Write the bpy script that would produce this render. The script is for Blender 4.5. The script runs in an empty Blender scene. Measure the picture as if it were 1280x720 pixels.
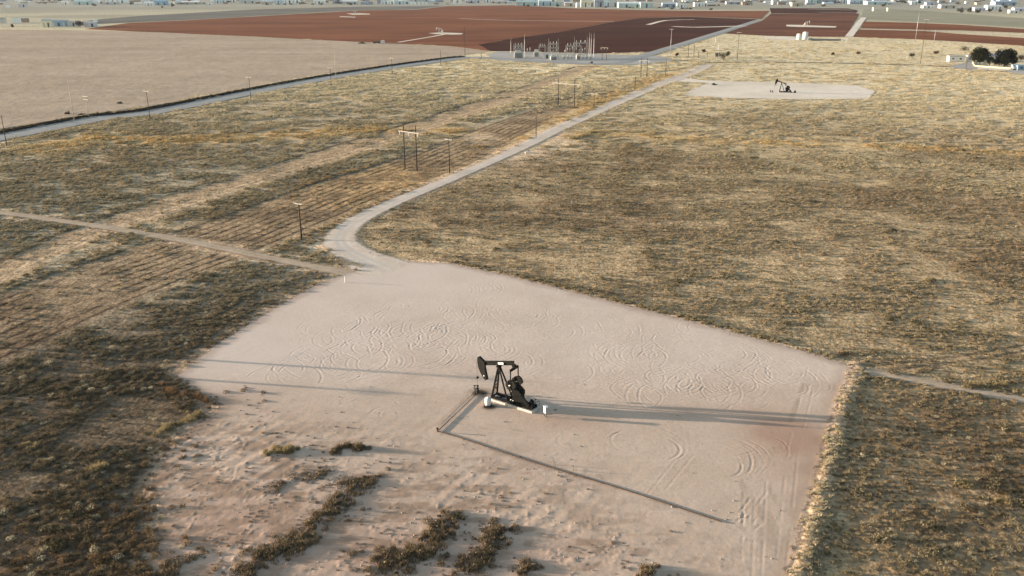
import bpy, bmesh, math, random
import numpy as np
from mathutils import Vector, Matrix

random.seed(7)
RNG = np.random.default_rng(11)
SC = bpy.context.scene
COL = SC.collection
R = math.radians

# ------------------------------------------------------------------ camera model (pixels of the 1280x720 photograph -> ground)
H, F, HORIZ = 55.0, 1100.0, -25.0
PITCH = math.atan((360 - HORIZ) / F)
CP, SP = math.cos(PITCH), math.sin(PITCH)

def P(px, py, z=0.0):
    u = (px - 640) / F
    v = -(py - 360) / F
    dy = CP + v * SP
    dz = -SP + v * CP
    t = (z - H) / dz
    return (u * t, dy * t)

def PV(px, py, z=0.0):
    x, y = P(px, py, z)
    return Vector((x, y, z))

def top_height(px, py, ytop):
    """height of a vertical thing whose foot is at (px,py) and whose top is at row ytop"""
    x, y = P(px, py)
    k = -(ytop - 360) / F
    # u = k*d with d = y*CP-(z-H)*SP, u = y*SP+(z-H)*CP
    zz = (k * y * CP - y * SP) / (CP + k * SP)
    return zz + H

def mpp(px, py):
    """metres per pixel across the view at a ground pixel"""
    x, y = P(px, py)
    return (y * CP + H * SP) / F

# ------------------------------------------------------------------ sun
SUN_TO = Vector((-0.985, 0.150, 0.0)).normalized()
SUN_EL = R(6.0)

# ------------------------------------------------------------------ noise
_T = np.random.default_rng(3).random((256, 256))
def vnoise(x, y, s, seed=0):
    x = np.asarray(x, float) / s + 17.3 * seed + 1000
    y = np.asarray(y, float) / s + 31.7 * seed + 1000
    xi = np.floor(x).astype(np.int64); yi = np.floor(y).astype(np.int64)
    fx = x - xi; fy = y - yi
    fx = fx * fx * (3 - 2 * fx); fy = fy * fy * (3 - 2 * fy)
    a = _T[xi & 255, yi & 255]; b = _T[(xi + 1) & 255, yi & 255]
    c = _T[xi & 255, (yi + 1) & 255]; d = _T[(xi + 1) & 255, (yi + 1) & 255]
    return (a * (1 - fx) + b * fx) * (1 - fy) + (c * (1 - fx) + d * fx) * fy
def fbm(x, y, s, seed=0, o=4):
    r = 0; a = 0.5; n = 0
    for i in range(o):
        r = r + a * vnoise(x, y, s / 2 ** i, seed + i * 5); n += a; a *= 0.5
    return r / n
def smooth(e0, e1, x):
    t = np.clip((x - e0) / (e1 - e0), 0, 1)
    return t * t * (3 - 2 * t)

def pts_world(pp):
    return np.array([P(*p[:2]) for p in pp])
def catmull(pts, step):
    pts = np.asarray(pts, float)
    q = np.vstack([2 * pts[0] - pts[1], pts, 2 * pts[-1] - pts[-2]])
    out = []
    for i in range(1, len(q) - 2):
        p0, p1, p2, p3 = q[i - 1], q[i], q[i + 1], q[i + 2]
        n = max(2, int(np.linalg.norm((p2 - p1)[:2]) / step))
        t = np.linspace(0, 1, n, endpoint=False)[:, None]
        out.append(0.5 * ((2 * p1) + (-p0 + p2) * t + (2 * p0 - 5 * p1 + 4 * p2 - p3) * t ** 2 + (-p0 + 3 * p1 - 3 * p2 + p3) * t ** 3))
    out.append(pts[-1:])
    return np.vstack(out)
def dist_line(x, y, pts):
    """distance to polyline, signed side, running length"""
    best = np.full(np.shape(x), 1e9); side = np.zeros(np.shape(x)); run = np.zeros(np.shape(x)); L = 0
    for (ax, ay), (bx, by) in zip(pts[:-1], pts[1:]):
        dx, dy = bx - ax, by - ay; l2 = dx * dx + dy * dy + 1e-9
        t = np.clip(((x - ax) * dx + (y - ay) * dy) / l2, 0, 1)
        d = np.hypot(x - ax - t * dx, y - ay - t * dy)
        m = d < best
        best = np.where(m, d, best)
        side = np.where(m, np.sign((x - ax) * dy - (y - ay) * dx), side)
        run = np.where(m, L + t * math.sqrt(l2), run)
        L += math.sqrt(l2)
    return best, side, run
def inside(x, y, poly):
    r = np.zeros(np.shape(x), bool)
    n = len(poly)
    for i in range(n):
        ax, ay = poly[i]; bx, by = poly[(i + 1) % n]
        if ay == by: continue
        c = (ay > y) != (by > y)
        r ^= c & (x < (bx - ax) * (y - ay) / (by - ay) + ax)
    return r
def sdf(x, y, poly):
    d, _, _ = dist_line(x, y, list(poly) + [poly[0]])
    return np.where(inside(x, y, poly), d, -d)

# ------------------------------------------------------------------ layout, taken off the photograph
PAD = pts_world([(222, 470), (262, 438), (330, 393), (385, 362), (415, 348), (440, 340), (474, 336), (492, 326), (560, 329),
                 (640, 346), (760, 376), (860, 401), (960, 427), (1030, 447), (1064, 458), (1052, 490), (1036, 530),
                 (1026, 570), (1012, 620), (1000, 665), (984, 720), (962, 800), (200, 800), (222, 722), (192, 690),
                 (205, 645), (190, 605), (208, 572), (230, 545), (266, 520), (278, 505), (252, 492)])
PAD_E = pts_world([(1066, 455), (1054, 485), (1040, 525), (1031, 565), (1018, 615), (1005, 660), (990, 715), (968, 800)])
ROAD = [(520, 352, 14), (480, 335, 12), (445, 319, 9.0), (426, 304, 7.6), (431, 288, 6.2), (455, 271, 5.4), (500, 250, 4.8), (560, 225, 4.4),
        (620, 199, 4.6), (660, 180, 5.6), (700, 160, 6.4), (740, 142, 7.2), (780, 124, 8.0), (820, 107, 9.0),
        (850, 96, 11), (872, 87, 11), (884, 80, 10)]
PAVED = [(-160, 205, 12.5), (0, 172, 12.5), (130, 147, 12.5), (190, 140.5, 12.5), (320, 114.5, 12.5), (413, 97, 12.5), (490, 84.5, 12.5), (551, 76, 12.5),
         (590, 71.8, 12.5), (640, 74, 12.5), (700, 78, 12.5), (765, 79.5, 12.5), (800, 71, 12.5), (840, 59, 12.5), (890, 43.5, 12.5), (948, 25.5, 12.5)]
TRACK_W = [(-120, 255, 3.2), (0, 266, 3.2), (75, 276, 3.2), (150, 287, 3.2), (235, 302, 3.2), (320, 319, 3.2), (390, 333, 3.4), (445, 344, 3.6), (500, 352, 3.5)]
TRACK_E = [(1030, 452, 3.2), (1066, 461, 3.0), (1120, 470, 2.6), (1180, 482, 2.4), (1240, 493, 2.4), (1300, 504, 2.4), (1420, 524, 2.4)]
RUT_E = [(1070, 460), (1110, 459), (1180, 450), (1240, 442), (1300, 430), (1400, 412)]
ROW = pts_world([(-160, 405), (0, 343), (90, 300), (180, 267), (320, 222), (430, 189), (500, 167), (560, 147), (640, 119), (700, 96), (735, 84)])
PLOW = pts_world([(-160, 475), (0, 405), (120, 357), (200, 328), (330, 280), (450, 232), (540, 203), (690, 138), (800, 100)])
GOLD_W = pts_world([(60, 186), (120, 172), (200, 176), (300, 172), (420, 165), (500, 161), (600, 166), (680, 171)])
GOLD_E = pts_world([(690, 174), (760, 166), (900, 176), (1000, 179), (1100, 183), (1280, 192), (1420, 200)])
FARPAD = pts_world([(838, 101), (856, 98), (880, 100.5), (940, 102), (1010, 104), (1072, 107), (1094, 114), (1086, 123.5), (1000, 124.5), (905, 122.5),
                    (856, 119), (866, 110), (880, 106.5), (884, 103.5), (862, 102.5)])
YARD = pts_world([(608, 68), (622, 64.3), (660, 65), (740, 67.5), (808, 69.5), (836, 71), (842, 76), (800, 81), (755, 81.5), (700, 79.5), (620, 75.5)])
TAN = pts_world([(-220, 45), (0, 37), (70, 37.5), (160, 39), (320, 46), (470, 53.5), (560, 57.5), (612, 64), (590, 67.5), (551, 72), (490, 80), (413, 91.5), (320, 108), (186, 133), (130, 140), (0, 161), (-220, 200)])
CENTRE = np.array(P(640, 500))

# veg distance helpers over world points
ROADW = catmull(np.array([list(P(a, b)) + [w] for a, b, w in ROAD]), 6)
PAVEDW = catmull(np.array([list(P(a, b)) + [w] for a, b, w in PAVED]), 25)
TRW = catmull(np.array([list(P(a, b)) + [w] for a, b, w in TRACK_W]), 8)
TRE = catmull(np.array([list(P(a, b)) + [w] for a, b, w in TRACK_E]), 6)
RUTE = catmull(pts_world(RUT_E), 6)
ROWC = catmull(ROW, 15); PLOWC = catmull(PLOW, 15)
GW = catmull(GOLD_W, 15); GE = catmull(GOLD_E, 15)

def zone(x, y):
    """zone weights at world points (numpy)"""
    z = {}
    d = np.hypot(x, y)
    n1 = fbm(x, y, 40, 1); n2 = fbm(x, y, 9, 2); n3 = fbm(x, y, 3, 3, 3)
    z['n1'], z['n2'], z['n3'], z['d'] = n1, n2, n3, d
    z['pad'] = sdf(x, y, PAD)
    z['road'] = dist_line(x, y, ROADW[:, :2])[0]
    dp, sp, _ = dist_line(x, y, PAVEDW[:, :2]); z['paved'] = dp; z['paved_side'] = sp
    z['trw'] = dist_line(x, y, TRW[:, :2])[0]
    z['tre'] = dist_line(x, y, TRE[:, :2])[0]
    z['rute'] = dist_line(x, y, RUTE)[0]
    dr, sr, _ = dist_line(x, y, ROWC); z['row'] = dr * np.where(sr > 0, 1, -1)      # + = lower right side
    dq, sq, _ = dist_line(x, y, PLOWC); z['plow'] = dq * np.where(sq > 0, 1, -1)
    z['gold'] = np.maximum(1 - smooth(0, 1, np.abs(dist_line(x, y, GW)[0]) / (12 + 10 * n2)), 0.9 * (1 - smooth(0, 1, dist_line(x, y, GE)[0] / (6 + 8 * n2))))
    z['gold'] = np.maximum(z['gold'], .8 * smooth(3, 5, z['road']) * (1 - smooth(9, 16 + 10 * n2, z['road'])) * smooth(270, 320, d) * (1 - smooth(560, 620, d)) * smooth(2, -2, x - np.interp(y, *ROAD_XY)))
    z['east'] = smooth(-6, 6, x - np.interp(y, *ROAD_XY))
    return z
_o = np.argsort(ROADW[:, 1])
_ry = np.concatenate([[0, 60, 150], ROADW[_o, 1], [3000]]); _rx = np.concatenate([[0, 0, -20], ROADW[_o, 0], [300]])
ROAD_XY = (_ry, _rx)

def lerp(a, b, t):
    t = np.asarray(t)[..., None]
    return a * (1 - t) + np.asarray(b) * t

def ground_colour(x, y, z=None):
    """albedo of soil and mat of the plain, with berm shade in the near east"""
    z = z or zone(x, y)
    n1, n2, n3, d = z['n1'], z['n2'], z['n3'], z['d']
    c = np.zeros(x.shape + (3,)) + np.array((0.290, 0.230, 0.150))
    c = lerp(c, (0.215, 0.162, 0.108), smooth(0.40, 0.62, n2) * 0.8)
    c = lerp(c, (0.370, 0.290, 0.205), smooth(0.55, 0.75, n3) * 0.5)
    c = lerp(c, (0.165, 0.120, 0.080), smooth(.46, .62, n1) * .6)
    c = lerp(c, (0.190, 0.140, 0.092), (1 - smooth(240, 290, d)) * .35)
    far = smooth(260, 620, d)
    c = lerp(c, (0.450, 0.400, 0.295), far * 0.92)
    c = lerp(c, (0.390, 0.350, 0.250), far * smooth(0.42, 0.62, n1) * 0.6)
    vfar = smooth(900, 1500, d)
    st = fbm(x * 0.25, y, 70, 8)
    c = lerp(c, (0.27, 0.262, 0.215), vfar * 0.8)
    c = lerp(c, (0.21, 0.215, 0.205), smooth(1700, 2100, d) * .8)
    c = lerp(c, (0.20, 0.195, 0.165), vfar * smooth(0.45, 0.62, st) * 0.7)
    # western side: greyer green
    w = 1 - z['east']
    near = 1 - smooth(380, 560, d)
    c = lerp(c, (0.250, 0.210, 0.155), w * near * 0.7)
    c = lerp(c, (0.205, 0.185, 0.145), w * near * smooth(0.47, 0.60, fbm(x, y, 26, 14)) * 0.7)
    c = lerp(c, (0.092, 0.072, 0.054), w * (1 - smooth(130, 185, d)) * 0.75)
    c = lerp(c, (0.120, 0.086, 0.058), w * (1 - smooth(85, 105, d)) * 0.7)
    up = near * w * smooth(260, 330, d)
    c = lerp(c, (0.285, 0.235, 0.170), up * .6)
    # golden grass band
    c = lerp(c, (0.340, 0.250, 0.135), z['gold'] * 0.85)
    # pipeline right of way: sandy strip with a dark lip on its upper side
    r = z['row'] + (n3 - 0.5) * 1.3
    wdt = 5.5 * smooth(120, 300, d) + 3.0
    c = lerp(c, (0.245, 0.185, 0.130), (1 - smooth(wdt * 0.6, wdt, np.abs(r))) * 0.85)
    c = lerp(c, (0.075, 0.060, 0.045), (1 - smooth(0.6, 1.7, np.abs(r + wdt + 0.6))) * smooth(0.30, 0.46, fbm(x, y, 60, 21)) * 0.9)
    for o_ in (.62, .30): c = lerp(c, (0.350, 0.275, 0.200), (1 - smooth(0.3, 0.9, np.abs(z['row'] - wdt * o_))) * 0.75)
    # old furrows
    q = z['plow']
    wid = 14 - 6 * smooth(260, 420, d)
    m = (1 - smooth(wid * 0.8, wid, np.abs(q)))
    c = lerp(c, (0.200, 0.140, 0.092), m * 0.55 * (1 - smooth(380, 600, d) * 0.6))
    gp = np.exp(-((x - P(490, 228)[0]) / 22) ** 2 - ((y - P(490, 228)[1]) / 32) ** 2)
    c = lerp(c, (0.30, 0.21, 0.115), np.clip(gp * m * 1.2, 0, 1) * 0.8)
    c = lerp(c, (0.120, 0.090, 0.064), m * smooth(.44, .62, fbm(x, y, 11, 24)) * .7)
    ph = np.sin((q + (n2 - 0.5) * 1.6) * 2 * math.pi / 2.7)
    c = lerp(c, (0.045, 0.036, 0.028), m * smooth(0.45, 0.9, ph + (n3 - .5) * 1.0) * 0.9 * smooth(.25, .45, fbm(x, y, 18, 25)) * (1 - smooth(320, 440, d)))
    c = lerp(c, (0.060, 0.050, 0.040), (1 - smooth(0.5, 1.3, np.abs(q + wid))) * smooth(0.35, 0.5, fbm(x, y, 50, 23)) * 0.7)
    # worn soil beside the roads and round the pad
    e = np.minimum.reduce([z['road'] - 2.5, -z['pad'], z['trw'] - 1.2])
    c = lerp(c, (0.40, 0.310, 0.235), (1 - smooth(0.0, 3.2, e + (n3 - 0.5) * 3)) * 0.75)
    c = lerp(c, (0.300, 0.225, 0.150), (1 - smooth(0.5, 2.0, z['rute'])) * 0.3)
    for bx_, by_, br_ in ((668, 188, 9), (700, 176, 8), (640, 196, 6), (690, 168, 7), (600, 172, 6), (402, 303, 5), (415, 312, 4)):
        ww = P(bx_, by_); c = lerp(c, (0.40, 0.32, 0.24), np.exp(-((x - ww[0]) / br_) ** 2 - ((y - ww[1]) / (br_ * 1.8)) ** 2) * .8)
    # the narrow ruts going east
    c = lerp(c, (0.055, 0.045, 0.035), (1 - smooth(0.25, 0.55, np.abs(z['rute'] - 0.9))) * 0.7)
    # paved road verge: dark soil band on the field side
    c = lerp(c, (0.055, 0.048, 0.040), (1 - smooth(1.0, 2.2, np.abs(z['paved'] - 8.6))) * (z['paved_side'] < 0) * smooth(40, -40, x - P(600, 72)[0]))
    c = lerp(c, (0.33, 0.27, 0.19), (1 - smooth(1.0, 3.0, np.abs(z['paved'] - 7.6))) * (z['paved_side'] > 0) * 0.5)
    wd = w * (1 - smooth(130, 200, d))
    c = c * (np.array((1.42, 1.30, 1.14)) * (1 - .18 * (1 - smooth(95, 190, d)) * (1 - w))[:, None] * (1 - wd[:, None]) + np.array((1.08, .97, .86)) * wd[:, None])  # near eastern ground darkened: shade of the berm painted into the colour
    return np.clip(c, 0.01, 0.9)

# ------------------------------------------------------------------ materials
def new_mat(name):
    m = bpy.data.materials.new(name); m.use_nodes = True
    nt = m.node_tree
    return m, nt, nt.nodes['Principled BSDF']

def N(nt, t, **kw):
    n = nt.nodes.new(t)
    for k, v in kw.items(): setattr(n, k, v)
    return n

def simple(name, col, rough=0.6, metal=0.0, var=0.15, scale=4.0, bump=0.0, spec=0.3, dirt=None, dirt_amt=0.5):
    m, nt, b = new_mat(name)
    tc = N(nt, 'ShaderNodeTexCoord'); no = N(nt, 'ShaderNodeTexNoise')
    no.inputs['Scale'].default_value = scale; no.inputs['Detail'].default_value = 6
    nt.links.new(tc.outputs['Object'], no.inputs['Vector'])
    mr = N(nt, 'ShaderNodeMapRange'); mr.inputs['From Min'].default_value = 0.3; mr.inputs['From Max'].default_value = 0.7
    mr.inputs['To Min'].default_value = 1 - var; mr.inputs['To Max'].default_value = 1 + var
    nt.links.new(no.outputs['Fac'], mr.inputs['Value'])
    mx = N(nt, 'ShaderNodeMix', data_type='RGBA', blend_type='MULTIPLY'); mx.inputs['Factor'].default_value = 1
    mx.inputs[6].default_value = (*col, 1)
    nt.links.new(mr.outputs[0], mx.inputs[7])
    out = mx.outputs[2]
    if dirt:
        n2 = N(nt, 'ShaderNodeTexNoise'); n2.inputs['Scale'].default_value = scale * 0.6; n2.inputs['Detail'].default_value = 8
        nt.links.new(tc.outputs['Object'], n2.inputs['Vector'])
        m2 = N(nt, 'ShaderNodeMapRange'); m2.inputs['From Min'].default_value = 0.5; m2.inputs['From Max'].default_value = 0.68
        m2.inputs['To Max'].default_value = dirt_amt
        nt.links.new(n2.outputs['Fac'], m2.inputs['Value'])
        mx2 = N(nt, 'ShaderNodeMix', data_type='RGBA'); mx2.inputs[7].default_value = (*dirt, 1)
        nt.links.new(m2.outputs[0], mx2.inputs['Factor']); nt.links.new(out, mx2.inputs[6]); out = mx2.outputs[2]
    nt.links.new(out, b.inputs['Base Color'])
    b.inputs['Roughness'].default_value = rough; b.inputs['Metallic'].default_value = metal
    b.inputs['Specular IOR Level'].default_value = spec
    if bump:
        bp = N(nt, 'ShaderNodeBump'); bp.inputs['Distance'].default_value = bump
        nt.links.new(no.outputs['Fac'], bp.inputs['Height']); nt.links.new(bp.outputs[0], b.inputs['Normal'])
    return m

def soil_mat(name, col=None, col2=None, attr=None, edge=None, edge_noise=(1.2, 0.6), bumps=((0.7, 0.03), (0.15, 0.008)), patch=12.0, speck=0.25,
             extra=None, gaps=0.0, rows=None):
    """earth: big patches, fine specks, bump; optional soft torn edge driven by a distance attribute"""
    m, nt, b = new_mat(name)
    geo = N(nt, 'ShaderNodeNewGeometry')
    def noise(scale, detail=5, rough=0.6):
        n = N(nt, 'ShaderNodeTexNoise'); n.inputs['Scale'].default_value = 1.0 / scale
        n.inputs['Detail'].default_value = detail; n.inputs['Roughness'].default_value = rough
        nt.links.new(geo.outputs['Position'], n.inputs['Vector']); return n.outputs['Fac']
    def rng(v, a, b_, c, d):
        r = N(nt, 'ShaderNodeMapRange'); r.interpolation_type = 'SMOOTHSTEP'
        for k, val in zip(('From Min', 'From Max', 'To Min', 'To Max'), (a, b_, c, d)): r.inputs[k].default_value = val
        nt.links.new(v, r.inputs['Value']); return r.outputs[0]
    if attr:
        a = N(nt, 'ShaderNodeAttribute', attribute_name=attr); c = a.outputs['Color']
    else:
        mx = N(nt, 'ShaderNodeMix', data_type='RGBA'); mx.inputs[6].default_value = (*col, 1); mx.inputs[7].default_value = (*(col2 or col), 1)
        nt.links.new(rng(noise(patch), 0.40, 0.62, 0, 1), mx.inputs['Factor']); c = mx.outputs[2]
    for s, lo, hi in ((patch * 0.25, 1 - speck * 0.6, 1 + speck * 0.6), (0.6, 1 - speck, 1 + speck), (3.5, 1 - speck * .5, 1 + speck * .5)):
        mu = N(nt, 'ShaderNodeMix', data_type='RGBA', blend_type='MULTIPLY'); mu.inputs['Factor'].default_value = 1
        nt.links.new(c, mu.inputs[6]); nt.links.new(rng(noise(s), 0.32, 0.68, lo, hi), mu.inputs[7]); c = mu.outputs[2]
    if rows:
        mp = N(nt, 'ShaderNodeMapping'); mp.inputs['Rotation'].default_value = (0, 0, R(rows[2])); mp.inputs['Scale'].default_value = (.004, 1 / rows[0], 1)
        nt.links.new(geo.outputs['Position'], mp.inputs['Vector'])
        for q_, am in ((1.0, rows[1]), (.16, rows[1] * 1.2)):
            nn = N(nt, 'ShaderNodeTexNoise'); nn.inputs['Scale'].default_value = q_; nn.inputs['Detail'].default_value = 3
            nt.links.new(mp.outputs[0], nn.inputs['Vector'])
            mu = N(nt, 'ShaderNodeMix', data_type='RGBA', blend_type='MULTIPLY'); mu.inputs['Factor'].default_value = 1
            nt.links.new(c, mu.inputs[6]); nt.links.new(rng(nn.outputs['Fac'], .35, .65, 1 - am, 1 + am), mu.inputs[7]); c = mu.outputs[2]
    if gaps:
        for sc_, lo, hi in ((0.55, .34, .47), (1.7, .36, .46)):
            mu = N(nt, 'ShaderNodeMix', data_type='RGBA', blend_type='MULTIPLY'); mu.inputs['Factor'].default_value = 1
            nt.links.new(c, mu.inputs[6]); nt.links.new(rng(noise(sc_, 3, .55), lo, hi, 1 - gaps, 1.12), mu.inputs[7]); c = mu.outputs[2]
    if extra:
        for an, ec in extra:
            a = N(nt, 'ShaderNodeAttribute', attribute_name=an)
            mu = N(nt, 'ShaderNodeMix', data_type='RGBA'); mu.inputs[7].default_value = (*ec, 1)
            nt.links.new(a.outputs['Fac'], mu.inputs['Factor']); nt.links.new(c, mu.inputs[6]); c = mu.outputs[2]
    nt.links.new(c, b.inputs['Base Color'])
    b.inputs['Roughness'].default_value = 1.0; b.inputs['Specular IOR Level'].default_value = 0.0
    hsum = None
    for s, amp in bumps:
        mu = N(nt, 'ShaderNodeMath', operation='MULTIPLY'); mu.inputs[1].default_value = amp
        nt.links.new(noise(s, 4), mu.inputs[0])
        if hsum is None: hsum = mu.outputs[0]
        else:
            ad = N(nt, 'ShaderNodeMath', operation='ADD'); nt.links.new(hsum, ad.inputs[0]); nt.links.new(mu.outputs[0], ad.inputs[1]); hsum = ad.outputs[0]
    if hsum is not None:
        bp = N(nt, 'ShaderNodeBump'); bp.inputs['Distance'].default_value = 1.0; bp.inputs['Strength'].default_value = 1.0
        nt.links.new(hsum, bp.inputs['Height']); nt.links.new(bp.outputs[0], b.inputs['Normal'])
    if edge:
        a = N(nt, 'ShaderNodeAttribute', attribute_name=edge)
        n1 = N(nt, 'ShaderNodeMath', operation='MULTIPLY_ADD'); n1.inputs[1].default_value = edge_noise[0] * 2; n1.inputs[2].default_value = -edge_noise[0]
        nt.links.new(noise(1.1, 6, 0.7), n1.inputs[0])
        ad = N(nt, 'ShaderNodeMath', operation='ADD'); nt.links.new(a.outputs['Fac'], ad.inputs[0]); nt.links.new(n1.outputs[0], ad.inputs[1])
        al = rng(ad.outputs[0], -edge_noise[1], edge_noise[1], 0, 1)
        nt.links.new(al, b.inputs['Alpha'])
    return m

def leaf_mat(name, col=None, attr=None, trans=0.25, var=0.35):
    m, nt, b = new_mat(name)
    geo = N(nt, 'ShaderNodeNewGeometry')
    if attr:
        a = N(nt, 'ShaderNodeAttribute', attribute_name=attr, attribute_type='INSTANCER'); c = a.outputs['Color']
    else:
        rgb = N(nt, 'ShaderNodeRGB'); rgb.outputs[0].default_value = (*col, 1); c = rgb.outputs[0]
    mr = N(nt, 'ShaderNodeMapRange'); mr.inputs['To Min'].default_value = 1 - var; mr.inputs['To Max'].default_value = 1 + var
    nt.links.new(geo.outputs['Random Per Island'], mr.inputs['Value'])
    mu = N(nt, 'ShaderNodeMix', data_type='RGBA', blend_type='MULTIPLY'); mu.inputs['Factor'].default_value = 1
    nt.links.new(c, mu.inputs[6]); nt.links.new(mr.outputs[0], mu.inputs[7])
    df = N(nt, 'ShaderNodeBsdfDiffuse'); tr = N(nt, 'ShaderNodeBsdfTranslucent'); ms = N(nt, 'ShaderNodeMixShader')
    ms.inputs[0].default_value = trans
    nt.links.new(mu.outputs[2], df.inputs[0]); nt.links.new(mu.outputs[2], tr.inputs[0])
    nt.links.new(df.outputs[0], ms.inputs[1]); nt.links.new(tr.outputs[0], ms.inputs[2])
    nt.links.new(ms.outputs[0], nt.nodes['Material Output'].inputs['Surface'])
    nt.nodes.remove(b)
    return m

# ------------------------------------------------------------------ object helpers
def tag(o, label=None, cat=None, group=None, kind=None):
    if label: o['label'] = label
    if cat: o['category'] = cat
    if group: o['group'] = group
    if kind: o['kind'] = kind
    return o
def thing(name, label, cat, loc=(0, 0, 0), rotz=0, group=None):
    o = bpy.data.objects.new(name, None); COL.objects.link(o)
    o.empty_display_size = 0.5
    o.location = loc; o.rotation_euler = (0, 0, rotz)
    return tag(o, label, cat, group)
def mesh_np(name, co, faces, mat, parent=None, smooth_=False, link=True):
    """faces: (n,4) or (n,3) int array"""
    me = bpy.data.meshes.new(name)
    co = np.asarray(co, np.float32); faces = np.asarray(faces, np.int32)
    me.vertices.add(len(co)); me.vertices.foreach_set('co', co.ravel())
    k = faces.shape[1]
    me.loops.add(faces.size); me.loops.foreach_set('vertex_index', faces.ravel())
    me.polygons.add(len(faces)); me.polygons.foreach_set('loop_start', np.arange(0, faces.size, k, dtype=np.int32))
    me.polygons.foreach_set('loop_total', np.full(len(faces), k, np.int32))
    if smooth_: me.polygons.foreach_set('use_smooth', np.ones(len(faces), bool))
    me.update(calc_edges=True)
    me.materials.append(mat)
    o = bpy.data.objects.new(name, me)
    if link: COL.objects.link(o)
    if parent: o.parent = parent
    return o
def fattr(o, name, arr, kind='FLOAT'):
    a = o.data.attributes.new(name, kind, 'POINT')
    if kind == 'FLOAT': a.data.foreach_set('value', np.asarray(arr, np.float32).ravel())
    elif kind == 'INT': a.data.foreach_set('value', np.asarray(arr, np.int32).ravel())
    elif kind == 'FLOAT_VECTOR': a.data.foreach_set('vector', np.asarray(arr, np.float32).ravel())
    elif kind == 'FLOAT_COLOR':
        arr = np.asarray(arr, np.float32)
        if arr.shape[1] == 3: arr = np.hstack([arr, np.ones((len(arr), 1), np.float32)])
        a.data.foreach_set('color', arr.ravel())

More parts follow.
